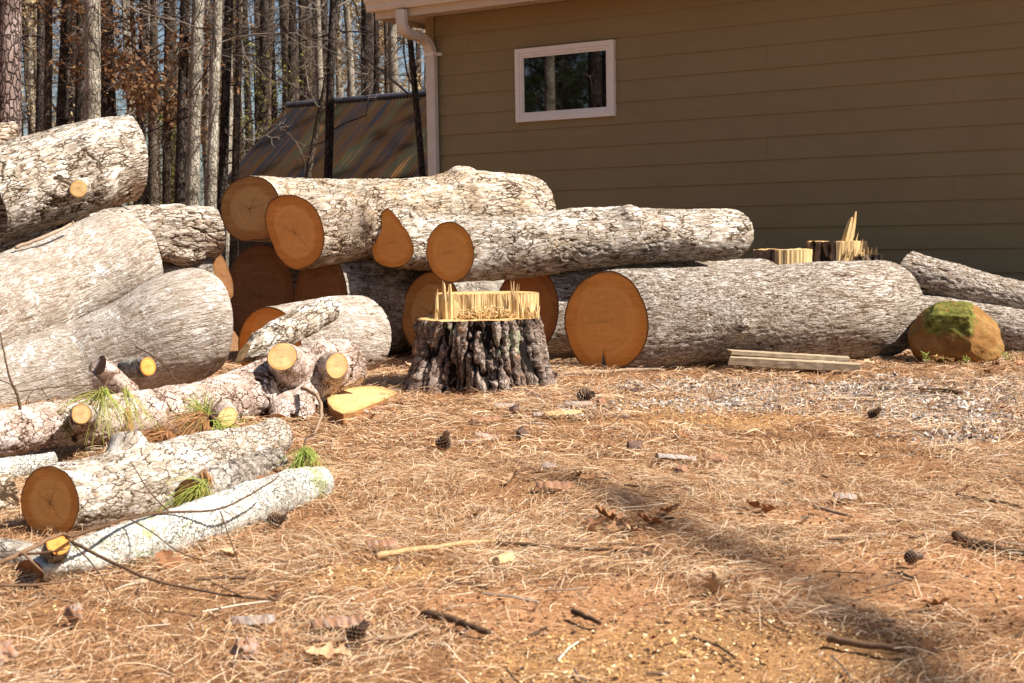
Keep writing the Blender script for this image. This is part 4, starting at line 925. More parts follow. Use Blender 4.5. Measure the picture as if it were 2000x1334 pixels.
def blob(name, C, sx, sy, sz, seed, rough, mat, n=90, parent=None, shape=None, flat=None):
    th = np.linspace(0, np.pi, n); ph = np.linspace(0, 2 * np.pi, 2 * n, endpoint=False)
    T, Pp = np.meshgrid(th, ph, indexing='ij'); u = np.stack([np.sin(T) * np.cos(Pp), np.sin(T) * np.sin(Pp), np.cos(T)], -1).reshape(-1, 3)
    v = u.copy()
    if shape: v = shape(v)
    v = v * (1 + rough * fbm(u * 1.6 + seed, 4, seed) + 0.25 * rough * fbm(u * 7 + seed, 3, seed + 4))[:, None]
    v = v * np.array([sx, sy, sz]) + C
    N = 2 * n; i = np.arange(n - 1)[:, None] * N; j = np.arange(N)[None, :]; j2 = (j + 1) % N
    me = np_mesh(name, v, np.stack([i + j, i + N + j, i + N + j2, i + j2], -1).reshape(-1, 4)); return me, u, v
def rockshape(v):
    p = 2.6; v = v / (np.abs(v) ** p).sum(1)[:, None] ** (1 / p)
    for n_, o_ in (((-0.25, -0.95, 0.10), 0.80), ((0.75, -0.62, 0.12), 0.80), ((0.66, -0.2, 0.70), 0.86), ((-0.75, -0.25, 0.55), 0.90), ((-0.1, -0.5, 0.86), 0.93), ((0.95, 0.1, 0.1), 0.90)):
        n_ = unit(n_); v = v - np.maximum(0, v @ n_ - o_)[:, None] * n_ * 0.85
    return v
rc = at(1868, 662, 8.55)
hx = 90 * 8.55 / F; hz = 64 * 8.55 / F
rc[2] = hz * 0.88
me, u, v = blob('rock', np.zeros(3), hx, hx * 0.95, hz, 17, 0.10, M_ROCK, 110, shape=rockshape)
co = v.copy(); k_ = np.clip((co[:, 0] - 0.15 * hx) / hx, 0, 1); lift = np.clip(co[:, 2] / hz + 0.6, 0, 1.6) / 1.6
co[:, 2] -= k_ ** 1.5 * hz * 0.42 * lift
k_ = np.clip((-co[:, 0] - 0.35 * hx) / hx, 0, 1); co[:, 2] -= k_ ** 1.3 * hz * 0.40 * lift
me.vertices.foreach_set('co', co.astype(np.float32).ravel()); me.update()
mossm = sstep(0.05, 0.6, u[:, 2] * 1.0 - 0.35 * u[:, 1]) * sstep(0.9, 0.3, np.abs(u[:, 0] + 0.15))
attr(me, 'moss', mossm * 0.95)
rock = tag(link('rock', me, M_ROCK), 'orange brown boulder with a cap of green moss beside the thickest log', 'rock'); rock.location = Vector(rc); rock.rotation_euler = (0, 0, R(-18))

def plank(p0, p1, wd, th_, label, lift0, lift1, seed):
    r_ = random.Random(seed); p0 = np.array(p0, float); p1 = np.array(p1, float); d = p1 - p0; L = np.linalg.norm(d); d /= L; s_ = unit(np.cross([0, 0, 1], d)); u_ = np.cross(d, s_)
    n_ = 22; V = []
    for k in range(n_):
        f_ = k / (n_ - 1); c_ = p0 + d * L * f_
        e_ = r_.uniform(-0.0015, 0.0015)
        for a_, b_ in ((-wd, 0), (wd, 0), (wd, th_), (-wd, th_)): V.append(c_ + s_ * (a_ + e_) + u_ * (b_ + r_.uniform(-.001, .001)) + d * (r_.uniform(-.012, .012) if k in (0, n_ - 1) else 0))
    mb = MB(); mb.add(V, [[a_ * 4 + k, a_ * 4 + (k + 1) % 4, (a_ + 1) * 4 + (k + 1) % 4, (a_ + 1) * 4 + k] for a_ in range(n_ - 1) for k in range(4)] + [[3, 2, 1, 0], [n_ * 4 - 4, n_ * 4 - 3, n_ * 4 - 2, n_ * 4 - 1]])
    o = tag(mb.build('wooden_plank', M_PLANK), label, 'plank'); return settle(o)
a_ = at(1424, 716, 8.2); b_ = gnd(1667, 724)
plank([a_[0], 8.20, 0.055], [b_[0], 8.05, 0.012], 0.075, 0.042, 'grey weathered plank lying lowest against the thickest log', 0, 0, 4)
a_ = at(1425, 697, 8.25); b_ = at(1656, 712, 8.2)
plank([a_[0], 8.27, 0.105], [b_[0], 8.22, 0.058], 0.06, 0.022, 'thin pale board lying on top of the weathered plank', 0, 0, 5)

# wedge cut out of the stump
M_WEDGE = bark_mat('wedge_side', ((0.22, 0.10, 0.04), (0.42, 0.21, 0.08), (0.58, 0.34, 0.15)), (0.10, 0.05, 0.03), geo=0.0)
wc = gnd(700, 790); out = [(636, 772), (660, 763), (690, 756), (725, 753), (752, 756), (781, 768), (750, 782), (715, 796), (690, 806), (668, 809), (650, 800), (640, 788)]
zt_ = 0.09
top = np.array([gnd(px_, py_, 0.010 + 0.048 * sstep(790, 640, px_) + 0.012 * sstep(808, 755, py_)) for px_, py_ in out]); cN = len(out)
den = np.linspace(0, cN, 90, endpoint=False); idx = np.floor(den).astype(int); fr_ = (den - idx)[:, None]
ringw = top[idx % cN] * (1 - fr_) + top[(idx + 1) % cN] * fr_
ringw = ringw + 0.003 * fbm(ringw * 40, 3, 3)[:, None] * np.array([1, 1, 0])
root = empty('wood_wedge', (ringw[:, 0].mean(), ringw[:, 1].mean(), 0), 'pale yellow wedge of freshly cut wood on the ground beside the stump', 'wedge')
bot = ringw.copy(); bot[:, 2] = -0.01; bot[:, :2] = ringw.mean(0)[:2] + (bot[:, :2] - ringw.mean(0)[:2]) * 0.94
mid_ = (ringw + bot) / 2 + 0.006 * fbm(ringw * 30, 3, 4)[:, None]
Vs = np.vstack([ringw, mid_, bot]); q_ = [[r_ * 90 + (k + 1) % 90, r_ * 90 + k, (r_ + 1) * 90 + k, (r_ + 1) * 90 + (k + 1) % 90] for r_ in (0, 1) for k in range(90)]
me = np_mesh('bark', Vs, q_); attr(me, 'bk', Vs); attr(me, 'crk', np.ones(len(Vs))); attr(me, 'pid', np.zeros(len(Vs))); link('bark', me, M_WEDGE, root)
nW = unit(np.cross(ringw[30] - ringw[0], ringw[60] - ringw[0])); nW = nW * np.sign(nW[2])
fc = cut_face('cut_face', ringw.mean(0), nW, ringw, W_FRESH, root, relief=0.001, seed=7)
rebase(root)

# ================================================================== trees
def tree_mat(name, a, b, c_, crack, amt=0.5, sc=18):
    t = NT(name); bk = t.attr('bk')
    n = t.noise(t.vmul(bk, (1, 1, 0.22)), sc, 5, 0.7); n2 = t.noise(bk, 5, 4, 0.65)
    f = t.math('ADD', t.math('MULTIPLY', n, 0.5), t.math('MULTIPLY', n2, 0.5))
    c = t.ramp(f, [(0.36, a), (0.52, b), (0.66, c_)])
    v = t.node('ShaderNodeTexVoronoi', feature='DISTANCE_TO_EDGE'); v.inputs['Scale'].default_value = 1.0
    wp = t.node('ShaderNodeVectorMath', operation='SCALE'); t.l.new(t.vadd(t.noise(bk, 14.0, 3, 0.6, out=1), (-0.5, -0.5, -0.5)), wp.inputs[0]); wp.inputs[3].default_value = 0.04
    t.l.new(t.vmul(t.vadd(bk, wp.outputs[0]), (34, 34, 9)), v.inputs['Vector'])
    k = t.mrange(v.outputs['Distance'], 0.0, 0.16)
    c = t.mix(t.math('MULTIPLY', t.math('SUBTRACT', 1.0, k), amt), c, crack)
    return t.done(c, 0.95, t.bump(t.math('ADD', n, k), 0.8, 0.02), 0.1)
T_DARK = tree_mat('trunk_dark_bark', (0.022, 0.015, 0.012), (0.07, 0.052, 0.043), (0.16, 0.13, 0.11), (0.008, 0.006, 0.005), 0.8)
T_BROWN = tree_mat('trunk_brown_bark', (0.05, 0.034, 0.024), (0.12, 0.086, 0.062), (0.24, 0.19, 0.15), (0.015, 0.010, 0.008), 0.7)
T_PALE = tree_mat('trunk_pale_bark', (0.12, 0.10, 0.075), (0.34, 0.295, 0.235), (0.56, 0.51, 0.43), (0.06, 0.045, 0.032), 0.35, 9)
T_PINE = tree_mat('trunk_plated_pine_bark', (0.10, 0.066, 0.056), (0.28, 0.205, 0.18), (0.46, 0.37, 0.34), (0.025, 0.015, 0.012), 1.0)
t = NT('thin_twigs'); ob = t.node('ShaderNodeNewGeometry')
M_TWIG = t.done(t.ramp(t.noise(ob.outputs['Position'], 1.2, 3), [(0.35, (0.055, 0.042, 0.034)), (0.55, (0.16, 0.125, 0.10)), (0.7, (0.30, 0.25, 0.20))]), 0.9, None, 0.1)
M_TWIGD = NT('dark_twigs').done((0.045, 0.034, 0.030), 0.9, None, 0.1)
def leaf_mat(name, a, b, tr=0.35):
    t = NT(name); r_ = t.attr('rnd', 'Fac')
    c = t.ramp(r_, [(0.0, a), (1.0, b)])
    t.set(t.b.inputs['Base Color'], c); t.b.inputs['Roughness'].default_value = 0.7; t.b.inputs['Specular IOR Level'].default_value = 0.2
    tl = t.node('ShaderNodeBsdfTranslucent'); t.l.new(c, tl.inputs[0]); mx = t.node('ShaderNodeMixShader'); mx.inputs[0].default_value = tr
    out = t.n['Material Output']; t.l.new(t.b.outputs[0], mx.inputs[1]); t.l.new(tl.outputs[0], mx.inputs[2]); t.l.new(mx.outputs[0], out.inputs[0])
    return t.m
M_BEECH = leaf_mat('dry_beech_leaves', (0.16, 0.075, 0.032), (0.40, 0.22, 0.105))
M_GREENL = leaf_mat('yellow_green_leaves', (0.09, 0.09, 0.02), (0.30, 0.27, 0.07))
M_TANL = leaf_mat('pale_tan_leaves', (0.36, 0.25, 0.12), (0.62, 0.48, 0.28))
M_PINEN = leaf_mat('pine_needles_green', (0.02, 0.045, 0.012), (0.07, 0.10, 0.03), 0.15)

def trunk_mesh(path, rad, seed, sides=14, rough=0.10):
    path = np.asarray(path); n = len(path); th = np.arange(sides) * 2 * np.pi / sides
    zz = np.concatenate([[0], np.cumsum(np.linalg.norm(np.diff(path, axis=0), axis=1))])
    rm = rad.mean()
    bk = np.stack([np.broadcast_to(np.cos(th) * rm, (n, sides)), np.broadcast_to(np.sin(th) * rm, (n, sides)), np.broadcast_to(zz[:, None], (n, sides))], -1).reshape(-1, 3) + seed * 1.7
    d = (fbm(bk * np.array([8, 8, 1.2]), 3, seed) * rough).reshape(n, sides)
    r_ = rad[:, None] * (1 + d)
    V = np.stack([path[:, 0:1] + r_ * np.cos(th), path[:, 1:2] + r_ * np.sin(th), np.broadcast_to(path[:, 2:3], (n, sides))], -1).reshape(-1, 3)
    i = np.arange(n - 1)[:, None] * sides; j = np.arange(sides)[None, :]; j2 = (j + 1) % sides
    me = np_mesh('trunk', V, np.stack([i + j, i + j2, i + sides + j2, i + sides + j], -1).reshape(-1, 4)); attr(me, 'bk', bk)
    return me
def bough(rng, p, d, L, r0, mb, depth, ends, sides=4, kink=0.28, up=0.05):
    n = max(4, int(5 + L * 1.5)); pts = [p]; d = unit(d); st = L / (n - 1)
    for k in range(n - 1):
        d = unit(d + rng.normal(0, kink, 3) + np.array([0, 0, up])); pts.append(pts[-1] + d * st)
    pts = np.array(pts); mb.tube(pts, np.linspace(r0, max(r0 * 0.25, 0.0025), n), sides, closed=False)
    ends.extend(pts[-2:])
    if depth > 0:
        for q in range(rng.integers(3, 6)):
            k = rng.integers(1, n); dd = unit(d + rng.normal(0, 0.9, 3))
            bough(rng, pts[min(k, n - 1)], dd, L * rng.uniform(0.3, 0.55), r0 * 0.5, mb, depth - 1, ends, 3, kink, up)
def leaf_quads(rng, pts, per, size, spread):
    pts = np.repeat(np.asarray(pts), per, axis=0); n = len(pts)
    c = pts + rng.normal(0, spread, (n, 3)); a = rng.normal(0, 1, (n, 3)); a /= np.linalg.norm(a, axis=1)[:, None]
    b = np.cross(a, rng.normal(0, 1, (n, 3))); b /= np.linalg.norm(b, axis=1)[:, None]
    s_ = size * rng.uniform(0.6, 1.3, (n, 1))
    V = np.stack([c - a * s_, c + b * s_ * 0.45, c + a * s_, c - b * s_ * 0.45], 1).reshape(-1, 3)
    return V, np.arange(4 * n).reshape(-1, 4), np.repeat(rng.random(n), 4)
def make_tree(name, base, topdir, h, r0, mat, seed, nb=16, hb=1.2, bl=2.2, twig=None, leaves=None, low_dead=0, label=None, cat='tree', group=None, sweep=0.15, depth=2, br=None, per=3, lsize=0.045, lspread=0.12, hmax=None, bup=0.06):
    """trunk + crown (the branches); built around the base at the origin."""
    rng = np.random.default_rng(seed)
    root = empty(name, base, label, cat, group)
    nz = 40; zz = np.linspace(-0.25, h, nz); f = np.clip(zz / h, 0, 1)
    path = np.stack([topdir[0] * zz + sweep * fbm(np.stack([zz * 0.22, zz * 0 + seed, zz * 0], 1), 2, seed), topdir[1] * zz + sweep * fbm(np.stack([zz * 0.22, zz * 0, zz * 0 + seed], 1), 2, seed + 3), zz], 1)
    path[:, :2] -= np.array([np.interp(0, zz, path[:, 0]), np.interp(0, zz, path[:, 1])])
    rad = r0 * (1 - 0.75 * f) * (1 + 0.5 * np.exp(-np.clip(zz, 0, 9) / 0.25))
    link('trunk', trunk_mesh(path, rad, seed), mat, root)
    mb = MB(); ends = []
    for k in range(nb):
        z_ = hb + (h * 0.97 - hb) * (k / nb) ** 0.9 if k < nb else 0
        z_ = rng.uniform(hb, (hmax or h) * 0.97)
        p = np.array([np.interp(z_, zz, path[:, j]) for j in range(3)]); a = rng.uniform(0, 2 * np.pi)
        bough(rng, p, [math.cos(a), math.sin(a), rng.uniform(-0.1, 0.8)], bl * rng.uniform(0.5, 1.2) * (1 - 0.4 * z_ / h), min(br or r0 * 0.28, np.interp(z_, zz, rad) * 0.6), mb, depth, ends, up=bup)
    cr = mb.build('crown', twig or M_TWIG, root)
    if leaves is not None:
        V, q, rn = leaf_quads(rng, ends, per, lsize, lspread); me = np_mesh('leaves', V, q, smooth=False); attr(me, 'rnd', rn); link('leaves', me, leaves, cr)
    return root
def copy_tree(src, base, rz, sc, label, group):
    c = src.copy(); col.objects.link(c); c.location = Vector([float(v) for v in base]); c.rotation_euler = (0, 0, rz); c.scale = (sc, sc, sc)
    c['label'] = label; c['group'] = group
    for ch in src.children:
        d = ch.copy(); col.objects.link(d); d.parent = c
        for g in ch.children:
            e = g.copy(); col.objects.link(e); e.parent = d
    return c
# trunks one can tell apart: (px at the picture's top edge, px at eye level, width px, depth, bark, label)
TR = [
    (2, 12, 46, 13.5, T_PINE, 'pine_tree', 'pine with thick plated reddish bark, nearest the log pile', 0),
    (36, 40, 14, 22, T_PALE, 'bare_tree', 'thin pale trunk just beside the plated pine', 10),
    (66, 70, 17, 24, T_DARK, 'bare_tree', 'dark slim trunk second along from the plated pine', 10),
    (88, 92, 17, 20, T_BROWN, 'bare_tree', 'slim grey brown trunk close beside a dark slim one', 12),
    (132, 112, 25, 21, T_DARK, 'bare_tree', 'dark trunk that leans outward beside the thick pale one', 10),
    (152, 152, 24, 23, T_DARK, 'bare_tree', 'straight dark trunk directly beside the thick pale one', 10),
    (179, 181, 33, 18, T_PALE, 'bare_tree', 'thick pale straight trunk above the white top log', 8),
    (212, 216, 36, 20, T_DARK, 'bare_tree', 'thickest dark trunk, next to the thick pale one', 10),
    (276, 270, 21, 22, T_DARK, 'bare_tree', 'dark trunk rising among the dry orange brown leaves', 12),
    (306, 298, 18, 24, T_BROWN, 'bare_tree', 'dull brown trunk just behind the dry leafed tree', 12),
    (332, 326, 17, 21, T_BROWN, 'bare_tree', 'yellowish brown slim trunk between two dark trunks', 12),
    (352, 348, 21, 19, T_DARK, 'bare_tree', 'dark grey trunk beside the pale leaning one', 10),
    (397, 372, 26, 18.5, T_PALE, 'bare_tree', 'pale trunk leaning above the log with the knot hole', 12),
    (411, 412, 21, 17.5, T_PALE, 'bare_tree', 'pale straight trunk in front of the leaning pale one', 14),
    (446, 432, 19, 20, T_DARK, 'bare_tree', 'dark trunk at the low corner of the shed roof', 14),
    (466, 456, 15, 21.5, T_BROWN, 'bare_tree', 'thin brown trunk just outside the shed roof', 14),
    (522, 514, 22, 30, T_DARK, 'bare_tree', 'stout dark trunk standing behind the sloping roof edge', 14),
    (536, 528, 16, 31, T_BROWN, 'bare_tree', 'brown trunk close against a stout dark one behind the roof', 14),
    (552, 550, 14, 33, T_DARK, 'bare_tree', 'slim dark trunk behind the upper corner of the shed roof', 14),
    (573, 571, 17, 31, T_DARK, 'bare_tree', 'dark trunk rising right at the end of the roof ridge', 14),
    (588, 590, 23, 34, T_BROWN, 'bare_tree', 'broad light brown trunk behind the roof ridge', 12),
    (634, 590, 12, 19, T_BROWN, 'bare_tree', 'crooked thin trunk in front of the shed roof', 26),
    (690, 640, 17, 18.5, T_DARK, 'bare_tree', 'dark bent trunk in front of the middle of the shed roof', 26),
    (736, 738, 13, 32, T_DARK, 'bare_tree', 'upright dark trunk behind the ridge under the gutter', 12),
    (752, 753, 8, 33, T_DARK, 'bare_tree', 'very thin dark trunk behind the ridge near the gutter', 12),
    (803, 803, 7, 33, T_PALE, 'bare_tree', 'thin pale stem behind the ridge near the downspout', 10),
    (812, 832, 13, 17.2, T_BROWN, 'bare_tree', 'mottled grey trunk beside the corner of the house', 12),
]
for k, (pt, pb, wpx, d, m_, nm, lab, nb) in enumerate(TR):
    b_ = at(pb, 470, d); t_ = at(pt, 0, d); dz = t_[2] - b_[2]; lean = (t_[0] - b_[0]) / dz
    base = (b_[0] - lean * b_[2], d, 0)
    r0 = wpx * d / F / 2 * 1.08
    crook = 0.30 if 'crook' in lab or 'bent' in lab else 0.10
    make_tree(nm, base, (lean, 0.0), 14 + (k * 37 % 5), r0, m_, 300 + k, nb=max(nb, 4) + 4, hb=2.0, bl=1.8, twig=M_TWIG if k % 3 else M_TWIGD, label=lab, group='trees behind the yard', sweep=crook, br=min(0.013, r0 * 0.4), hmax=12, bup=0.03)
    if k == 0:
        pass
# the tree that kept its dry leaves, and two low leafy ones
b_ = at(292, 470, 19.5)
make_tree('leafy_tree', (b_[0], 19.5, 0), (0.01, 0), 6.5, 0.05, T_BROWN, 411, nb=24, hb=1.8, bl=1.7, leaves=M_BEECH, label='young tree holding dry orange brown leaves among the trunks', group='trees behind the yard', br=0.014, per=4, lsize=0.05, lspread=0.10, bup=-0.02)
b_ = at(80, 470, 26)
make_tree('leafy_tree', (b_[0], 26, 0), (0.0, 0), 6.0, 0.05, T_BROWN, 412, nb=26, hb=1.5, bl=1.8, leaves=M_TANL, label='thin tree with sparse pale tan leaves behind the plated pine', group='trees behind the yard', br=0.016, per=2, lsize=0.04, bup=-0.02)
b_ = at(770, 470, 38)
make_tree('leafy_tree', (b_[0], 38, 0), (0.0, 0), 8.0, 0.07, T_PALE, 413, nb=44, hb=1.5, bl=2.4, leaves=M_TANL, label='tree with pale tan leaves behind the roof under the gutter', group='trees behind the yard', br=0.02, per=6, lsize=0.06, bup=0.0)
b_ = at(505, 470, 30)
make_tree('leafy_tree', (b_[0], 30, 0), (0.0, 0), 5.5, 0.05, T_BROWN, 414, nb=24, hb=0.8, bl=1.4, leaves=M_GREENL, label='low tree with yellow green leaves behind the shed', group='trees behind the yard', br=0.012, per=2, lsize=0.04, bup=0.0)
b_ = at(330, 470, 34)
make_tree('leafy_tree', (b_[0], 34, 0), (0.0, 0), 4.5, 0.05, T_BROWN, 415, nb=30, hb=0.5, bl=1.6, leaves=M_GREENL, label='low yellow green tree deep between the trunks', group='trees behind the yard', br=0.012, per=3, lsize=0.045, bup=0.0)
# the wood behind: copies of a few grown trees
protos = []
rngF = np.random.default_rng(77)
DEEP = 'trees deep in the wood'
spots = []
while len(spots) < 135:
    d = 26 + 46 * rngF.random() ** 1.1; px = rngF.uniform(-420, 860)
    x = (px - 1000) / F * d
    if 600 < px < 860 and d < 31: continue
    if all((x - a_) ** 2 + (d - b_) ** 2 > 0.5 for a_, b_ in spots): spots.append((x, d))
mats = [T_PALE, T_BROWN, T_DARK, T_PALE, T_BROWN, T_DARK, T_PALE]
labs = ['pale bare trunk deep in the wood behind the yard', 'brown bare trunk deep in the wood behind the yard', 'dark bare trunk deep in the wood behind the yard', 'pale bare trunk deep in the wood behind the yard', 'brown bare trunk deep in the wood behind the yard', 'dark bare trunk deep in the wood behind the yard', 'pale bare trunk deep in the wood behind the yard']
for k, (x, d) in enumerate(spots):
    q = k % 7
    if k < 7:
        protos.append(make_tree('bare_tree', (x, d, 0), (rngF.normal(0, 0.02), rngF.normal(0, 0.02)), 15, 0.13 + 0.03 * (k % 3), mats[q], 500 + k, nb=26, hb=1.5, bl=2.0, twig=M_TWIGD if k % 2 else M_TWIG, label=labs[q], group=DEEP, br=0.016))
    else: copy_tree(protos[q], (x, d, 0), rngF.uniform(0, 6.28), rngF.uniform(0.75, 1.2), labs[q], DEEP)
# trees at the side of the yard that the window mirrors
for k, (x, y, q) in enumerate([(-13.5, 5.6, 3), (-16, 8.2, 0), (-15, 3.5, 5), (-19, 6.0, 1), (-18, 2.2, 2), (-21, 9.5, 0), (-22, 4.4, 4), (-17, 10.5, 5), (-24, 7, 2), (-25, 2, 0), (-20, -0.5, 5), (-26, 11, 1)]):
    copy_tree(protos[q], (x, y, 0), k * 1.3, 1.0, labs[q].replace('deep in the wood behind', 'at the open side of'), 'trees at the side of the yard')
# pines that shade the roof and the front of the yard
def pine(base, h, r0, seed, label, z0=5.0, nb=60, bl=2.6, per=26):
    rng = np.random.default_rng(seed); root = empty('pine_tree', base, label, 'tree')
    zz = np.linspace(-0.2, h, 30); path = np.stack([zz * 0.01, zz * 0, zz], 1)
    link('trunk', trunk_mesh(path, r0 * (1 - 0.8 * np.clip(zz / h, 0, 1)), seed), T_PINE, root)
    mb = MB(); ends = []
    for k in range(nb):
        z_ = rng.uniform(z0, h); a = rng.uniform(0, 6.28)
        bough(rng, np.array([z_ * 0.01, 0, z_]), [math.cos(a), math.sin(a), 0.15], bl * (1 - 0.6 * (z_ - z0) / (h - z0)) * rng.uniform(0.6, 1.1), 0.04, mb, 1, ends, up=0.02)
    cr = mb.build('crown', M_TWIGD, root)
    e = np.repeat(np.array(ends), per, axis=0); n = len(e); dv = rng.normal(0, 1, (n, 3)); dv /= np.linalg.norm(dv, axis=1)[:, None]; sd_ = np.cross(dv, rng.normal(0, 1, (n, 3))); sd_ /= np.linalg.norm(sd_, axis=1)[:, None]
    V = np.stack([e - sd_ * 0.006, e + sd_ * 0.006, e + dv * 0.22], 1).reshape(-1, 3)
    me = np_mesh('needles', V, None, np.arange(3 * n).reshape(-1, 3), smooth=False); attr(me, 'rnd', np.repeat(rng.random(n), 3)); link('needles', me, M_PINEN, cr)
    return root
rngP = np.random.default_rng(4)
pp0 = pine((-24, 12, 0), 12, 0.14, 75, 'dense low pine at the open side of the yard', 0.6, 150, 3.0, 60); pp0['group'] = 'pines at the side of the yard'
for k in range(13):
    copy_tree(pp0, (-25 - rngP.uniform(0, 7), -6 + k * 1.9, 0), k * 1.1, rngP.uniform(0.85, 1.2), pp0['label'], pp0['group'])
pine((7.6, 17.2, 0), 17, 0.2, 71, 'tall green pine standing behind the house', 6.5, 80, 3.2, 40)
pine((10.3, 20.5, 0), 18, 0.2, 72, 'second tall green pine, farther behind the house', 6.5, 80, 3.2, 40)

# ================================================================== the litter on the ground
rn = np.random.default_rng(5)
def in_view(x, y, m=1.1): return np.abs(x) < 0.40 * y + m
def needle_mesh(name, n, ylo, yhi, wid, mat, seed, lo=0.07, hi=0.17, lift=0.02):
    r_ = np.random.default_rng(seed)
    x = r_.uniform(-5, 5, n * 6); y = r_.uniform(ylo, yhi, n * 6)
    k = in_view(x, y); x, y = x[k], y[k]
    keep = r_.random(len(x)) > np.maximum(np.maximum(zone(x, y, SOIL, 5) * 0.80, zone(x, y, SAWDUST, 4) * 0.85), zone(x, y, GRAVEL, 3) * 0.55)
    clump = fbm(np.stack([x * 3.0, y * 3.0, x * 0 + 3], 1), 3, 91) * 0.5 + 0.5
    keep &= r_.random(len(x)) < np.clip(clump * 2.2 - 0.45, 0.08, 1) * (0.55 + 0.45 * sstep(2.5, 4.4, y))
    x, y = x[keep][:n], y[keep][:n]; n = len(x)
    flow = fbm(np.stack([x * 1.4, y * 1.4, x * 0], 1), 2, 92) * 2.6 + 0.35
    a = flow + r_.normal(0, 0.75, n); L = r_.uniform(lo, hi, n); bend = r_.normal(0, 0.55, n)
    segs = 4; w_ = wid * r_.uniform(0.6, 1.3, n)
    P = np.zeros((n, segs + 1, 3)); ang = a.copy(); P[:, 0, 0], P[:, 0, 1] = x, y
    for q in range(segs):
        P[:, q + 1, 0] = P[:, q, 0] + np.cos(ang) * L / segs; P[:, q + 1, 1] = P[:, q, 1] + np.sin(ang) * L / segs; ang = ang + bend / segs
    zt = gz(P[:, :, 0], P[:, :, 1]).reshape(n, segs + 1)
    h0 = r_.random(n) ** 2 * lift + 0.002; tilt = r_.normal(0, 0.010, n); arch = r_.uniform(0, 0.010, n)
    tt = np.linspace(0, 1, segs + 1)[None, :]
    P[:, :, 2] = zt + np.maximum(0.001, h0[:, None] + tilt[:, None] * (tt - 0.5) * 2 + arch[:, None] * np.sin(tt * np.pi))
    side = np.stack([-np.sin(a), np.cos(a), r_.normal(0, 0.5, n)], 1); side /= np.linalg.norm(side, axis=1)[:, None]
    ww = w_[:, None] * np.array([0.8, 1, 1, 0.9, 0.35])[None, :]
    A_ = P - side[:, None, :] * ww[:, :, None]; B_ = P + side[:, None, :] * ww[:, :, None]
    V = np.stack([A_, B_], 2).reshape(-1, 3)
    b = np.arange(n)[:, None] * (2 * (segs + 1)) + np.arange(segs)[None, :] * 2
    q = np.stack([b, b + 1, b + 3, b + 2], -1).reshape(-1, 4)
    me = np_mesh(name, V, q, smooth=False); attr(me, 'rnd', np.repeat(np.clip(r_.random(n) ** 1.25 * 0.8 + 0.2 * clump[keep][:n], 0, 1), 2 * (segs + 1)))
    return link(name, me, mat)
def rnd_mat(name, stops, rough=0.8, spec=0.2, noise_sc=None):
    t = NT(name); r_ = t.attr('rnd', 'Fac'); c = t.ramp(r_, stops)
    if noise_sc:
        oc = t.node('ShaderNodeNewGeometry').outputs['Position']; n = t.noise(oc, noise_sc, 4, 0.7)
        c = t.mix(t.mrange(n, 0.35, 0.75, 0, 0.55), c, t.mix(0.75, c, (0.03, 0.018, 0.012)))
        return t.done(c, rough, t.bump(n, 0.6, 0.004), spec)
    return t.done(c, rough, None, spec)
M_NEED = rnd_mat('dry_needles', [(0.0, (0.16, 0.062, 0.022)), (0.25, (0.34, 0.155, 0.06)), (0.5, (0.52, 0.31, 0.16)), (0.75, (0.68, 0.50, 0.32)), (1.0, (0.80, 0.68, 0.52))], 0.55, 0.35)
nd = needle_mesh('pine_needles', 150000, 2.2, 5.2, 0.00062, M_NEED, 1, 0.03, 0.11); tag(nd, 'dry tan pine needles strewn over the nearer ground', 'pine needles', kind='stuff')
nd = needle_mesh('pine_needles', 125000, 5.0, 9.8, 0.0012, M_NEED, 2, 0.04, 0.13, lift=0.028); tag(nd, 'dry tan pine needles strewn around the stump and the logs', 'pine needles', kind='stuff')
def bits(name, n, ylo, yhi, lo, hi, mat, seed, lst=None, flat=0.35, dens=None, extra=0.0, zlift=0.0):
    """Irregular little chunks lying on the ground: each a squashed, jittered octahedron or shard."""
    r_ = np.random.default_rng(seed); m_ = n * 12
    x = r_.uniform(-5, 5.5, m_); y = r_.uniform(ylo, yhi, m_); k = in_view(x, y)
    if lst is not None: k &= r_.random(m_) < zone(x, y, lst, {id(GRAVEL): 3, id(SAWDUST): 4, id(SOIL): 5}[id(lst)]) + extra
    x, y = x[k][:n], y[k][:n]; n = len(x)
    base = np.array([[1, 0, 0], [0, 1, 0], [-1, 0, 0], [0, -1, 0], [0, 0, 1], [0, 0, -1]], float)
    s_ = r_.uniform(lo, hi, n) * r_.uniform(0.5, 1.0, n); a = r_.uniform(0, 6.28, n); el = r_.uniform(0.45, 1.0, n)
    V = base[None] * (1 + r_.normal(0, 0.25, (n, 6, 1))) + r_.normal(0, 0.18, (n, 6, 3))
    V = V * np.stack([np.ones(n), el, flat * r_.uniform(0.6, 1.4, n)], 1)[:, None, :] * s_[:, None, None]
    tx, ty = r_.normal(0, 0.3, n), r_.normal(0, 0.3, n)
    V[:, :, 2] += V[:, :, 0] * tx[:, None] + V[:, :, 1] * ty[:, None]
    c, d = np.cos(a)[:, None], np.sin(a)[:, None]
    V = np.stack([V[:, :, 0] * c - V[:, :, 1] * d + x[:, None], V[:, :, 0] * d + V[:, :, 1] * c + y[:, None], V[:, :, 2] + gz(x, y)[:, None] + s_[:, None] * flat * 0.5 + 0.003 + zlift * r_.random(n)[:, None]], -1).reshape(-1, 3)
    f = np.array([[0, 1, 4], [1, 2, 4], [2, 3, 4], [3, 0, 4], [1, 0, 5], [2, 1, 5], [3, 2, 5], [0, 3, 5]])
    me = np_mesh(name, V, None, (np.arange(n)[:, None, None] * 6 + f[None]).reshape(-1, 3), smooth=False); attr(me, 'rnd', np.repeat(r_.random(n), 6))
    return link(name, me, mat)
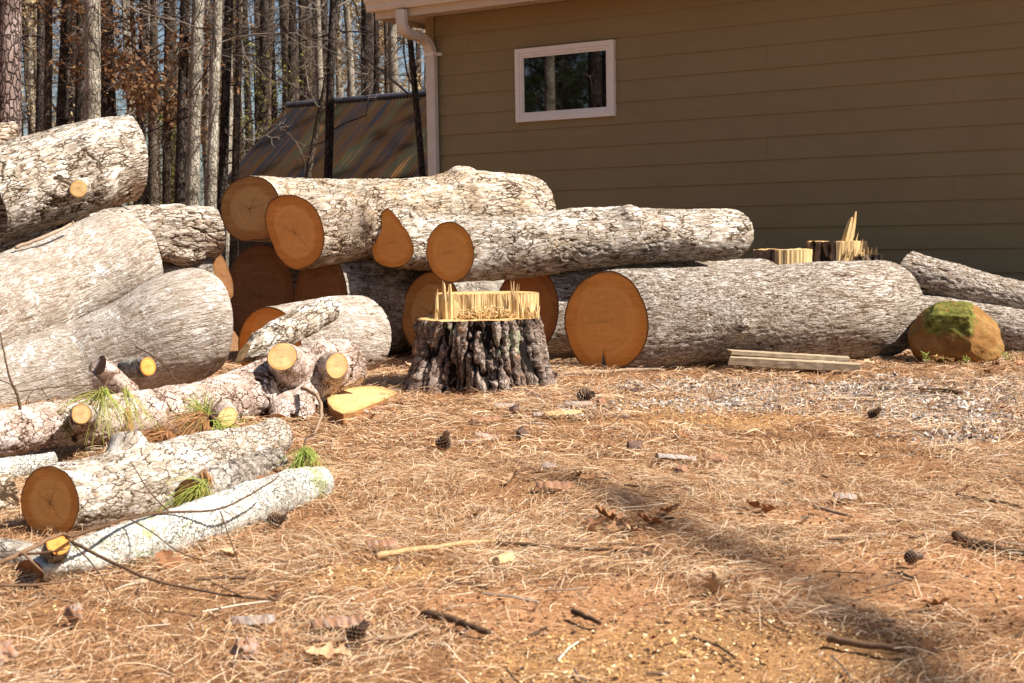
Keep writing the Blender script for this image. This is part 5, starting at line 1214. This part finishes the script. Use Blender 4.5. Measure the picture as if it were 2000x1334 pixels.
M_GRAV = rnd_mat('grey_gravel', [(0.0, (0.10, 0.075, 0.06)), (0.4, (0.34, 0.29, 0.25)), (0.8, (0.50, 0.44, 0.39)), (1.0, (0.68, 0.63, 0.58))], 0.9, 0.2)
M_SAWD = rnd_mat('wood_chips', [(0.0, (0.34, 0.17, 0.06)), (0.4, (0.56, 0.31, 0.12)), (0.8, (0.70, 0.46, 0.21)), (1.0, (0.80, 0.68, 0.45))], 0.85, 0.15)
M_DEBR = rnd_mat('bark_crumbs', [(0.0, (0.035, 0.02, 0.014)), (0.35, (0.13, 0.06, 0.03)), (0.6, (0.30, 0.15, 0.075)), (0.88, (0.44, 0.29, 0.18)), (1.0, (0.60, 0.46, 0.34))], 0.9, 0.15)
tag(bits('gravel', 9000, 4.6, 8.8, 0.004, 0.020, M_GRAV, 21, GRAVEL, 0.6, extra=0.0), 'loose grey gravel in front of the plank and the rock', 'gravel', kind='stuff')
tag(bits('sawdust', 34000, 2.2, 8.0, 0.0015, 0.006, M_SAWD, 22, SAWDUST, 0.45, extra=0.10, zlift=0.008), 'yellow sawdust and small chips scattered on the ground', 'sawdust', kind='stuff')
tag(bits('bark_crumbs', 70000, 2.2, 9.0, 0.0015, 0.009, M_DEBR, 23, None, 0.4, zlift=0.01), 'dark and pale bark crumbs among the needles', 'bark crumbs', kind='stuff')
# small broken twigs
def twig_litter(n, seed):
    r_ = np.random.default_rng(seed); mb = MB()
    x = r_.uniform(-4, 4, n * 4); y = r_.uniform(2.2, 9, n * 4); k = in_view(x, y); x, y = x[k][:n], y[k][:n]
    for a_, b_ in zip(x, y):
        L = r_.uniform(0.03, 0.16); an = r_.uniform(0, 6.28); p = np.array([[a_ + math.cos(an) * L * q, b_ + math.sin(an) * L * q, 0] for q in (-.5, 0, .5)]) + r_.normal(0, 0.006, (3, 3))
        p[:, 2] = gz(p[:, 0], p[:, 1]) + r_.uniform(0.005, 0.022); mb.tube(p, r_.uniform(0.0012, 0.0035), 4, r_.random())
    o = mb.build('twig_litter', rnd_mat('twig_litter', [(0, (0.05, 0.03, 0.02)), (0.5, (0.20, 0.12, 0.075)), (1, (0.55, 0.45, 0.36))]), attrname='rnd'); return o
tag(twig_litter(900, 8), 'small broken twigs scattered over the needles', 'twigs', kind='stuff')

# dead leaves lying singly
M_DEAD = rnd_mat('dead_leaf', [(0, (0.22, 0.085, 0.035)), (0.5, (0.42, 0.20, 0.09)), (1, (0.66, 0.45, 0.27))], 0.7, 0.25, 60)
def leaf_shape(seed):
    r_ = np.random.default_rng(seed); n = 15; tt = np.linspace(0, 1, n)
    wv = np.sin(tt * np.pi) ** 0.6 * (0.28 + 0.13 * np.cos(tt * 2 * np.pi * 3.5 + 0.5)); curl = r_.uniform(0.5, 1.6); fold = r_.uniform(0.2, 0.9)
    V = []
    for q in range(n):
        for s_ in (-1, -0.5, 0, 0.5, 1):
            x = tt[q] - 0.5; y = s_ * wv[q]; V.append([x, y + 0.05 * math.sin(x * 5), fold * abs(y) * 0.9 + curl * (x * x) * 0.5 + 0.03 * r_.normal()])
    V = np.array(V); V[:, 2] -= V[:, 2].min()
    q_ = [[a_ * 5 + b_, a_ * 5 + b_ + 1, (a_ + 1) * 5 + b_ + 1, (a_ + 1) * 5 + b_] for a_ in range(n - 1) for b_ in range(4)]
    return V, q_
leaf_me = []
for k in range(6):
    V, q_ = leaf_shape(k); me = np_mesh('dead_leaf', V * 0.09, q_); attr(me, 'rnd', np.full(len(V), [0.1, 0.3, 0.5, 0.7, 0.9, 0.45][k]) + 0.1 * np.random.default_rng(k).random(len(V))); me.materials.append(M_DEAD); leaf_me.append(me)
lp = [(520, 960), (545, 945), (640, 742), (800, 720), (820, 712), (770, 812), (785, 800), (835, 868), (850, 880), (1000, 955), (1130, 942), (1150, 948), (1165, 1028), (1185, 1020), (1210, 1038), (1240, 1045), (1160, 1045), (1270, 1030), (1480, 1003), (1500, 1012), (1415, 905), (930, 1012), (1690, 905), (1880, 968), (1960, 800), (1740, 705), (1720, 712), (1755, 696), (1700, 718), (1770, 700), (1975, 715), (1990, 722), (1960, 728), (1300, 765), (450, 1096), (430, 1040), (330, 1112), (720, 830), (690, 915), (640, 1300), (1560, 1040), (1090, 820), (600, 800), (615, 815), (545, 1165), (1010, 748), (1400, 1170), (1830, 1200), (1310, 1005), (1335, 860), (1740, 690), (1765, 688), (1725, 700), (1900, 730), (1930, 735), (1945, 722)]
for k, (px, py) in enumerate(lp):
    p = gnd(px, py); o = bpy.data.objects.new('dead_leaf', leaf_me[k % 6]); col.objects.link(o)
    o.location = Vector([p[0], p[1], float(gz(p[0], p[1])[0]) + 0.014]); o.rotation_euler = (rn.normal(0, 0.3), rn.normal(0, 0.3), rn.uniform(0, 6.28)); s_ = rn.uniform(0.6, 1.1); o.scale = (s_, s_, s_)
    tag(o, 'curled brown dead leaf lying on the needle covered ground', 'leaf', 'dead leaves on the ground')

# pine cones
M_CONE = rnd_mat('cone_scales', [(0, (0.035, 0.018, 0.010)), (0.6, (0.15, 0.08, 0.045)), (1, (0.50, 0.38, 0.28))], 0.7, 0.25)
def cone_mesh(seed, openness=1.0):
    r_ = np.random.default_rng(seed); mb = MB(); n = 110; Lc = 0.075
    for k in range(n):
        f = k / n; z = Lc * f; a = k * 2.39996; R_ = 0.030 * math.sin(min(1, f * 1.25 + 0.18) * math.pi * 0.93) ** 0.8 + 0.004
        o = np.array([math.cos(a), math.sin(a), 0]); sd_ = np.array([-math.sin(a), math.cos(a), 0]); up = np.array([0, 0, 1.0])
        w_ = 0.0065 * (0.5 + math.sin(f * math.pi)); lift_ = 0.010 * openness
        b = up * z; tip = o * R_ + up * (z + lift_); m = o * R_ * 0.75 + up * (z + lift_ * 0.4)
        V = [b - sd_ * 0.002, b + sd_ * 0.002, m + sd_ * w_, tip + sd_ * w_ * 0.7, tip - sd_ * w_ * 0.7, m - sd_ * w_, tip + up * 0.004 + o * 0.001, m + up * 0.004]
        mb.add(V, [[0, 1, 2, 5], [5, 2, 3, 4], [4, 3, 6, 6][:3] + [6]] if False else [[0, 1, 2, 5], [5, 2, 3, 4]], [[4, 3, 6], [3, 2, 7], [3, 7, 6], [4, 6, 7], [4, 7, 5], [5, 7, 0], [2, 1, 7], [0, 7, 1]], a=np.array([0, 0, 0.3, 0.9, 0.9, 0.3, 1.0, 0.2]))
    v = np.vstack(mb.v); v[:, 2] -= Lc * 0.5
    me = np_mesh('pinecone', v, np.vstack(mb.q), np.vstack(mb.t), smooth=False); attr(me, 'rnd', np.concatenate(mb.a)); me.materials.append(M_CONE); return me
cones = [cone_mesh(1), cone_mesh(2, 0.5)]
for k, (px, py, h_, rot, lab) in enumerate([
    (868, 884, 34, (0.2, 0.3, 0), 'dark pine cone standing on the needles in front of the stump'),
    (1146, 792, 34, (1.4, 0.2, 0.6), 'open pine cone beside the sawdust near the stump'),
    (700, 1264, 44, (0.5, 0.5, 1), 'pine cone behind a pale stick, nearest the front of the yard'),
    (542, 1040, 36, (1.3, 0.0, 1.2), 'pine cone tucked against the lichen covered log'),
    (1782, 1120, 30, (1.5, 0.1, 1.4), 'brown pine cone lying on its side below the dark stick'),
    (1080, 747, 24, (1.3, 0.4, 0.3), 'small pine cone by the stick under the split log end'),
    (1708, 826, 26, (0.9, 0.2, 0.3), 'small dark pine cone on the gravelly ground by the plank'),
    (1465, 722, 14, (1.0, 0.2, 2.3), 'tiny pine cone in the shadow beside the plank'),
    ]):
    p = gnd(px, py); o = bpy.data.objects.new('pinecone', cones[k % 2]); col.objects.link(o); s_ = h_ * p[1] / F / 0.066
    o.location = Vector([p[0], p[1], float(gz(p[0], p[1])[0]) + 0.030 * s_ + 0.010]); o.rotation_euler = rot; o.scale = (s_,) * 3
    tag(o, lab, 'pine cone', 'pine cones on the ground')

# sticks
M_STICK = rnd_mat('stick_bark', [(0, (0.07, 0.04, 0.024)), (0.5, (0.24, 0.14, 0.08)), (1, (0.55, 0.42, 0.30))], 0.85, 0.15, 45)
M_STICKP = rnd_mat('peeled_stick', [(0, (0.34, 0.19, 0.08)), (0.5, (0.52, 0.33, 0.15)), (1, (0.64, 0.47, 0.27))], 0.7, 0.2, 45)
def stick(pts, r0, r1, label, shade, mat, name='stick', lift=0.019, group=None, twigs=()):
    P = np.array([gnd(a_, b_) if len(q_) == 2 else at(*q_) for q_ in pts for a_, b_ in [q_[:2]]])
    for k, q_ in enumerate(pts):
        if len(q_) == 2: P[k, 2] = float(gz(P[k, 0], P[k, 1])[0]) + lift
    P = chaikin(P, 2); P = P + rn.normal(0, r0 * 0.15, P.shape)
    mb = MB(); mb.tube(P, np.linspace(r0, r1, len(P)), 7, shade)
    for tw in twigs:
        Q = np.array([at(*q_) if len(q_) == 3 else gnd(*q_) + np.array([0, 0, lift]) for q_ in tw]); Q = chaikin(Q, 2); mb.tube(Q, np.linspace(r1 * 1.1, 0.0012, len(Q)), 5, shade)
    o = mb.build(name, mat, smooth=True, attrname='rnd'); tag(o, label, 'stick', group); return settle(o)
stick([(735, 1092), (800, 1085), (880, 1074), (965, 1062)], 0.0095, 0.005, 'pale peeled stick lying on the needles, its dark end beside a bark scrap', 0.6, M_STICKP)
stick([(975, 1068), (1060, 1076), (1150, 1084), (1210, 1088), (1275, 1100)], 0.007, 0.004, 'long thin brown stick just beside the pale peeled one', 0.25, M_STICK)
stick([(1868, 1058), (1885, 1070), (1930, 1082), (2010, 1094), (2090, 1110)], 0.013, 0.010, 'thick dark stick at the edge above the pine cone on its side', 0.12, M_STICK, lift=0.015)
stick([(828, 1218), (870, 1228), (910, 1242), (955, 1254)], 0.010, 0.006, 'short dark stick half sunk in the bare front soil', 0.1, M_STICK)
stick([(1618, 1272), (1680, 1284), (1790, 1298)], 0.009, 0.005, 'short brown stick lying in the shadow stripe at the front', 0.3, M_STICK)
stick([(606, 1268), (680, 1268), (760, 1268), (800, 1258), (835, 1242)], 0.0065, 0.004, 'light brown stick lying in front of a pine cone', 0.6, M_STICK)
stick([(1085, 736), (1150, 732), (1240, 728), (1298, 728)], 0.015, 0.010, 'grey stick on the ground under the thickest log', 0.75, M_STICK, lift=0.016)
stick([(1620, 788), (1660, 787), (1705, 785)], 0.008, 0.005, 'pale stick on the gravel in front of the plank', 0.85, M_STICK)
stick([(1795, 766), (1830, 768), (1880, 772)], 0.014, 0.010, 'flat brown stick in front of the mossy rock', 0.15, M_STICK)
stick([(1870, 975), (1930, 985), (2000, 998)], 0.007, 0.004, 'twisted dark stick on the gravelly side of the yard', 0.15, M_STICK)
stick([(1120, 1208), (1150, 1222), (1172, 1232)], 0.007, 0.004, 'stubby dark stick on the reddish bare soil', 0.08, M_STICK)
stick([(1590, 1002), (1640, 1015), (1665, 1024)], 0.006, 0.004, 'short lichen spotted stick in the middle of the needles', 0.7, M_STICK)
stick([(1220, 960), (1290, 965), (1360, 955)], 0.006, 0.003, 'thin bent stick among the darker needles', 0.4, M_STICK)
# slivers and slabs of bark, each lying loose
def slab(px, py, L, Wd, rot, label, shade, mat, name='bark_piece', th_=0.012, tilt=0.15, seed=0):
    r_ = np.random.default_rng(seed + 900); n = 14; p = gnd(px, py); V = []
    for k in range(n):
        f = k / (n - 1) - 0.5; w_ = Wd * (0.15 + 0.85 * max(0, math.cos(f * 2.9)) ** 0.6) * r_.uniform(0.85, 1.1)
        for (a_, b_) in ((-1, 0), (-0.4, -0.25), (0.5, -0.2), (1, 0), (0.5, 1), (-0.4, 1.1)): V.append([f * L, a_ * w_ / 2, (b_ + 0.35 * a_ * a_ * -1 + 0.35) * th_ + r_.normal(0, th_ * 0.12)])
    q_ = [[a_ * 6 + k, a_ * 6 + (k + 1) % 6, (a_ + 1) * 6 + (k + 1) % 6, (a_ + 1) * 6 + k] for a_ in range(n - 1) for k in range(6)]
    me = np_mesh(name, np.array(V), q_ + [[0, 1, 2, 3], [0, 3, 4, 5], [n * 6 - 6, n * 6 - 5, n * 6 - 4, n * 6 - 3], [n * 6 - 6, n * 6 - 3, n * 6 - 2, n * 6 - 1]], smooth=False); attr(me, 'rnd', np.clip(shade + r_.normal(0, 0.12, len(V)), 0, 1))
    o = link(name, me, mat); o.location = Vector([p[0], p[1], float(gz(p[0], p[1])[0]) + 0.021]); o.rotation_euler = (r_.normal(0, tilt), r_.normal(0, tilt), R(rot)); return tag(o, label, 'bark' if name == 'bark_piece' else 'wood chip', 'scraps of bark and wood' if name == 'bark_piece' else None)
M_BSC = rnd_mat('bark_scrap', [(0, (0.05, 0.03, 0.024)), (0.35, (0.16, 0.10, 0.08)), (0.65, (0.36, 0.18, 0.10)), (1, (0.38, 0.33, 0.30))], 0.9, 0.15, 50)
SL = [(1015, 752, .18, .075, 155, 'grey slab of bark leaning against the foot of the stump', .95, .5), (1040, 778, .13, .055, 120, 'pale bark scrap just below the slab that leans on the stump', .75, .2), (985, 802, .10, .05, 20, 'grey bark scrap on the needles in front of the stump', .9, .2), (1003, 812, .08, .05, 80, 'dark bark chunk beside a grey one in front of the stump', .2, .6),
      (1062, 822, .11, .05, 30, 'grey bark flake beside the yellow chip', .85, .1), (948, 830, .12, .07, 10, 'reddish flat bark flake in front of the stump', .6, .1), (1020, 858, .06, .05, 70, 'dark upright bark chunk below the reddish flake', .2, .6), (950, 862, .11, .04, 25, 'grey bark flake near the standing pine cone', .85, .2),
      (1175, 800, .06, .045, 60, 'red brown bark chip beside the open pine cone', .6, .5), (1130, 802, .13, .05, 10, 'long grey bark flake by the open pine cone', .9, .15), (1240, 772, .10, .05, 5, 'dark bark strip on the sawdust', .25, .1), (1320, 905, .15, .09, 20, 'large curled grey bark flake in the middle of the yard', .95, .3),
      (1330, 925, .07, .05, 80, 'small tan bark chip beside the curled grey flake', .62, .4), (1405, 908, .12, .035, 0, 'red brown bark strip next to the curled grey flake', .55, .3), (1085, 966, .12, .06, 5, 'flat red bark flake among the needles', .62, .1), (1072, 925, .05, .03, 20, 'small grey stone like bark bit above the flat red flake', .9, .2),
      (660, 1232, .11, .05, 5, 'reddish bark flake beside the nearest pine cone', .65, .2), (495, 1232, .09, .03, 8, 'grey bark sliver at the front of the yard', .9, .15), (1240, 886, .07, .05, 40, 'dark bark lump on the needles beyond the curled flake', .3, .5), (745, 1078, .08, .04, 10, 'bark scrap at the end of the pale peeled stick', .7, .2),
      (600, 812, .09, .07, 50, 'reddish bark flake under the pine log', .62, .3), (715, 812, .07, .05, 50, 'pale bark flake in front of the yellow wedge', .8, .3), (738, 808, .06, .05, 20, 'red bark bit in front of the yellow wedge', .6, .3), (1650, 980, .07, .04, 10, 'grey flat bark bit in the middle of the needles', .9, .2)]
for k, (px, py, L, Wd, rot, lab, sh, ti) in enumerate(SL): slab(px, py, L, Wd, rot, lab, sh, M_BSC, seed=k, tilt=ti * 0.5, th_=0.010 + 0.010 * (ti > 0.4))
slab(1100, 822, .17, .045, 14, 'long fresh yellow wood chip near the sawdust', 0.7, M_STICKP, 'wood_chip', 0.012, 0.05, 50)
slab(985, 1112, .07, .045, 60, 'small tan wood chip on the bare soil', 0.8, M_STICKP, 'wood_chip', 0.010, 0.05, 51)
for k, (px, py, hpx, lab) in enumerate([(482, 1290, 44, 'grey weathered lump of wood standing at the front of the yard'), (145, 1212, 36, 'grey pointed lump of wood below the lichen covered log'), (2, 1300, 48, 'grey lump of wood at the corner of the yard')]):
    p = gnd(px, py); s_ = hpx * p[1] / F / 2
    me, u, v = blob('wood_lump', np.zeros(3), s_ * 1.0, s_ * 0.9, s_ * 1.1, 60 + k, 0.75, None, 26); attr(me, 'rnd', np.clip(0.75 + 0.5 * fbm(u * 4, 3, k), 0, 1))
    o = link('wood_lump', me, M_BSC); o.location = Vector([p[0], p[1], s_ * 0.8]); tag(o, lab, 'wood lump')

# thin fallen branches over the front logs
FB = 'thin branches over the front logs'
stick([(-60, 1125, 3.104), (40, 1082, 3.151), (120, 1040, 3.247), (135, 1048, 3.228)], 0.006, 0.004, 'thin bare branch crossing in front of the small orange cut end', 0.5, M_STICK, 'fallen_branch', group=FB, twigs=[[(40, 1082, 3.151), (90, 1080, 3.132), (130, 1072, 3.113)], [(45, 1080, 3.151), (70, 1105, 3.113), (85, 1118, 3.094)]])
stick([(130, 1050, 3.247), (220, 1022, 3.390), (265, 1008, 3.534), (330, 1000, 3.629), (430, 999, 3.677), (500, 960, 3.772), (545, 930, 3.915)], 0.005, 0.002, 'long dark branch running over the lichen covered log', 0.15, M_STICK, 'fallen_branch', group=FB, twigs=[[(250, 1012, 3.495), (300, 1040, 3.438), (350, 1082, 3.390), (420, 1100, 3.342)], [(430, 999, 3.677), (448, 1050, 3.534), (470, 1110, 3.390)], [(130, 1050, 3.247), (190, 1110, 3.151), (215, 1160, 3.075)], [(330, 1000, 3.629), (290, 960, 3.677), (255, 900, 3.772)]])
stick([(140, 1058, 3.199), (210, 1095, 3.151), (290, 1132, 3.075), (370, 1150, 3.056), (480, 1168, 2.980), (540, 1172, 2.961)], 0.0045, 0.002, 'dark branch sweeping down from the lichen covered log over the ground', 0.2, M_STICK, 'fallen_branch', group=FB, twigs=[[(480, 1168, 2.980), (440, 1150, 3.008), (400, 1130, 3.056)], [(540, 1172, 2.961), (556, 1150, 2.980)]])
stick([(-40, 1142, 2.961), (60, 1145, 2.980), (150, 1132, 3.056)], 0.004, 0.002, 'thin branch lying along the ground under the lichen covered log', 0.3, M_STICK, 'fallen_branch', group=FB)
stick([(590, 758, 6.4), (620, 770, 6.2), (630, 800, 6.1), (618, 840, 5.9), (605, 868, 5.75)], 0.010, 0.005, 'curved grey twig hanging from the pine log', 0.65, M_STICK, 'fallen_branch', group=FB)
stick([(40, 800, 4.75), (34, 770, 4.75), (20, 745, 4.8), (10, 700, 4.85), (0, 650, 4.9)], 0.006, 0.002, 'dark bare twig standing up behind the pine log', 0.1, M_STICK, 'fallen_branch', group=FB, twigs=[[(38, 765, 4.75), (110, 755, 4.8), (180, 752, 4.9)], [(30, 755, 4.76), (0, 742, 4.8), (-30, 735, 4.8)], [(50, 790, 4.75), (60, 765, 4.8), (75, 758, 4.82)], [(80, 758, 4.8), (95, 780, 4.75), (105, 785, 4.7)]])
stick([(265, 677, 6.9), (310, 700, 6.8), (345, 745, 6.7), (352, 748, 6.7)], 0.004, 0.002, 'wispy dark twig lying on the smooth grey limb', 0.15, M_STICK, 'fallen_branch', group=FB, twigs=[[(310, 700, 6.8), (330, 720, 6.75), (340, 735, 6.7)]])
stick([(30, 484, 7.35), (90, 462, 7.4), (140, 438, 7.5), (143, 432, 7.5)], 0.010, 0.006, 'pale stick lying on the forked log under the top log', 0.9, M_STICK, 'fallen_branch', group=FB)
# pine sprigs: a twig with a spray of long needles
M_SPR = rnd_mat('sprig_needles', [(0, (0.36, 0.15, 0.06)), (0.45, (0.46, 0.26, 0.10)), (0.55, (0.36, 0.34, 0.07)), (1, (0.30, 0.40, 0.08))], 0.6, 0.3)
def sprig(label, base, tip, tufts, seed):
    r_ = np.random.default_rng(seed); A_, B_ = at(*base), at(*tip); root = empty('pine_sprig', A_, label, 'pine sprig', 'pine sprigs caught on the logs')
    mb = MB(); mb.tube([A_, (A_ + B_) / 2 + r_.normal(0, 0.01, 3), B_], [0.005, 0.004, 0.003], 6, 0.15); mb.build('twig', M_STICK, root, True, 'rnd')
    mb = MB()
    for (px, py, d, n, dirv, spread, L, hue) in tufts:
        c = at(px, py, d)
        for k in range(n):
            dv = unit(np.array(dirv) + r_.normal(0, spread, 3)); l_ = L * r_.uniform(0.6, 1.15); t_ = np.linspace(0, 1, 6)[:, None]
            p = c + r_.normal(0, 0.008, 3) + dv * t_ * l_ + np.array([0, 0, -1]) * t_ ** 2 * l_ * r_.uniform(0.1, 0.5)
            mb.tube(p, np.linspace(0.0013, 0.0007, 6), 3, float(np.clip(hue + r_.normal(0, 0.12), 0, 1)), closed=False)
    mb.build('needles', M_SPR, root, True, 'rnd'); rebase(root)
sprig('green and tan pine sprig drooping over the pine log beside a pale cut end', (212, 735, 5.35), (200, 762, 5.25), [(200, 762, 5.2, 60, (0.1, -0.4, -0.6), 0.45, 0.17, 0.75), (245, 760, 5.3, 30, (0.3, -0.3, -0.8), 0.3, 0.18, 0.7), (250, 800, 5.2, 30, (0.1, -0.4, -0.9), 0.25, 0.15, 0.45), (195, 770, 5.2, 30, (-0.9, -0.2, -0.2), 0.25, 0.18, 0.65)], 1)
sprig('largest pine sprig, its brown needles hanging over the round ended log', (432, 780, 5.35), (395, 815, 5.2), [(400, 810, 5.15, 70, (-0.2, -0.3, 0.7), 0.5, 0.14, 0.85), (395, 812, 5.1, 120, (-0.7, -0.4, -0.4), 0.4, 0.20, 0.25), (400, 825, 5.1, 90, (0.2, -0.35, -0.95), 0.25, 0.24, 0.22), (425, 825, 5.15, 50, (0.6, -0.4, -0.4), 0.4, 0.14, 0.8)], 2)
sprig('red brown pine sprig draped over the round ended log', (375, 865, 4.75), (325, 850, 4.6), [(325, 850, 4.55, 90, (-0.95, -0.3, -0.1), 0.2, 0.17, 0.12), (330, 852, 4.5, 90, (0.15, -0.4, -0.9), 0.2, 0.20, 0.1)], 3)
sprig('bright green pine sprig beside the end of the lichen covered log', (612, 850, 5.0), (592, 878, 4.75), [(592, 880, 4.72, 70, (-0.4, -0.2, -0.8), 0.35, 0.12, 0.95), (600, 878, 4.72, 40, (0.35, -0.2, -0.9), 0.3, 0.11, 0.9), (615, 905, 4.6, 40, (0.1, -0.2, -0.95), 0.15, 0.10, 0.5)], 4)
sprig('pine sprig of tan and green needles hanging across the middle of the lichen covered log', (405, 900, 4.45), (398, 950, 4.2), [(400, 945, 4.15, 70, (-0.6, -0.3, -0.4), 0.4, 0.16, 0.7), (400, 960, 4.1, 60, (0.1, -0.3, -0.95), 0.2, 0.17, 0.6), (400, 925, 4.2, 70, (0.05, -0.3, -0.95), 0.2, 0.16, 0.3)], 5)
# little seedlings by the rock
def seedling(px, py, hpx, label, seed, hue):
    r_ = np.random.default_rng(seed); p = gnd(px, py); h = hpx * p[1] / F; root = empty('seedling', p, label, 'seedling', 'seedlings by the rock'); mb = MB()
    mb.tube([p, p + np.array([0.005, 0, h * 0.6]), p + np.array([0, 0, h])], 0.0018, 5, 0.4); mb.build('stem', M_STICK, root, True, 'rnd'); mb = MB()
    for k in range(13):
        a = r_.uniform(0, 6.28); z = h * r_.uniform(0.5, 1.0); q = p + np.array([0, 0, z]); dv = np.array([math.cos(a), math.sin(a), r_.uniform(-0.2, 0.7)]) * h * 0.33
        mb.tube([q, q + dv * 0.6, q + dv], [0.0022, 0.0020, 0.0008], 3, float(np.clip(hue + r_.normal(0, 0.15), 0, 1)), closed=False)
    mb.build('needles', M_SPR, root, True, 'rnd'); rebase(root)
for k, (px, py, h_, hue) in enumerate([(1808, 722, 32, 0.9), (1828, 722, 28, 0.4), (1843, 722, 26, 0.5), (1857, 722, 22, 0.3), (1888, 722, 24, 0.8), (1963, 714, 24, 0.95), (1985, 714, 22, 0.3), (1996, 716, 26, 0.4), (1976, 712, 18, 0.7), (1875, 722, 16, 0.3)]):
    seedling(px, py, h_, 'tiny upright seedling with needle leaves in front of the mossy rock', k, hue)

# the tree at the open side whose bough shades the front of the yard
rngS = np.random.default_rng(12)
sh = make_tree('bare_tree', (9.2, -2.6, 0), (-0.02, 0.02), 14, 0.16, T_BROWN, 640, nb=6, hb=7, bl=1.5, label='bare tree at the open side of the yard that shades the front', br=0.03)
mb = MB(); ends = []
def shade_pt(px, py, t_): g_ = gnd(px, py); return g_ + S * t_ - np.array([9.2, -2.6, 0])
bpts = [shade_pt(1900, 1400, 12.5), shade_pt(1760, 1290, 12), shade_pt(1640, 1190, 12), shade_pt(1450, 1095, 12), shade_pt(1260, 1010, 12), shade_pt(1150, 950, 12)]
b0 = np.array([-0.02 * 7, 0.02 * 7, 8.3]); bp = chaikin(np.array([b0, b0 * 0.4 + bpts[0] * 0.6] + bpts), 2)
mb.tube(bp, np.linspace(0.055, 0.024, len(bp)), 6)
for k in range(9, len(bp), 1):
    for q in range(1): bough(rngS, bp[k], unit(rngS.normal(0, 1, 3)), rngS.uniform(0.10, 0.28), 0.012, mb, 1, ends)
lm = mb.build('limb', M_TWIGD, sh)
V, q_, r_ = leaf_quads(rngS, ends, 1, 0.04, 0.05); me = np_mesh('leaves', V, q_, smooth=False); attr(me, 'rnd', r_); link('leaves', me, M_BEECH, lm)
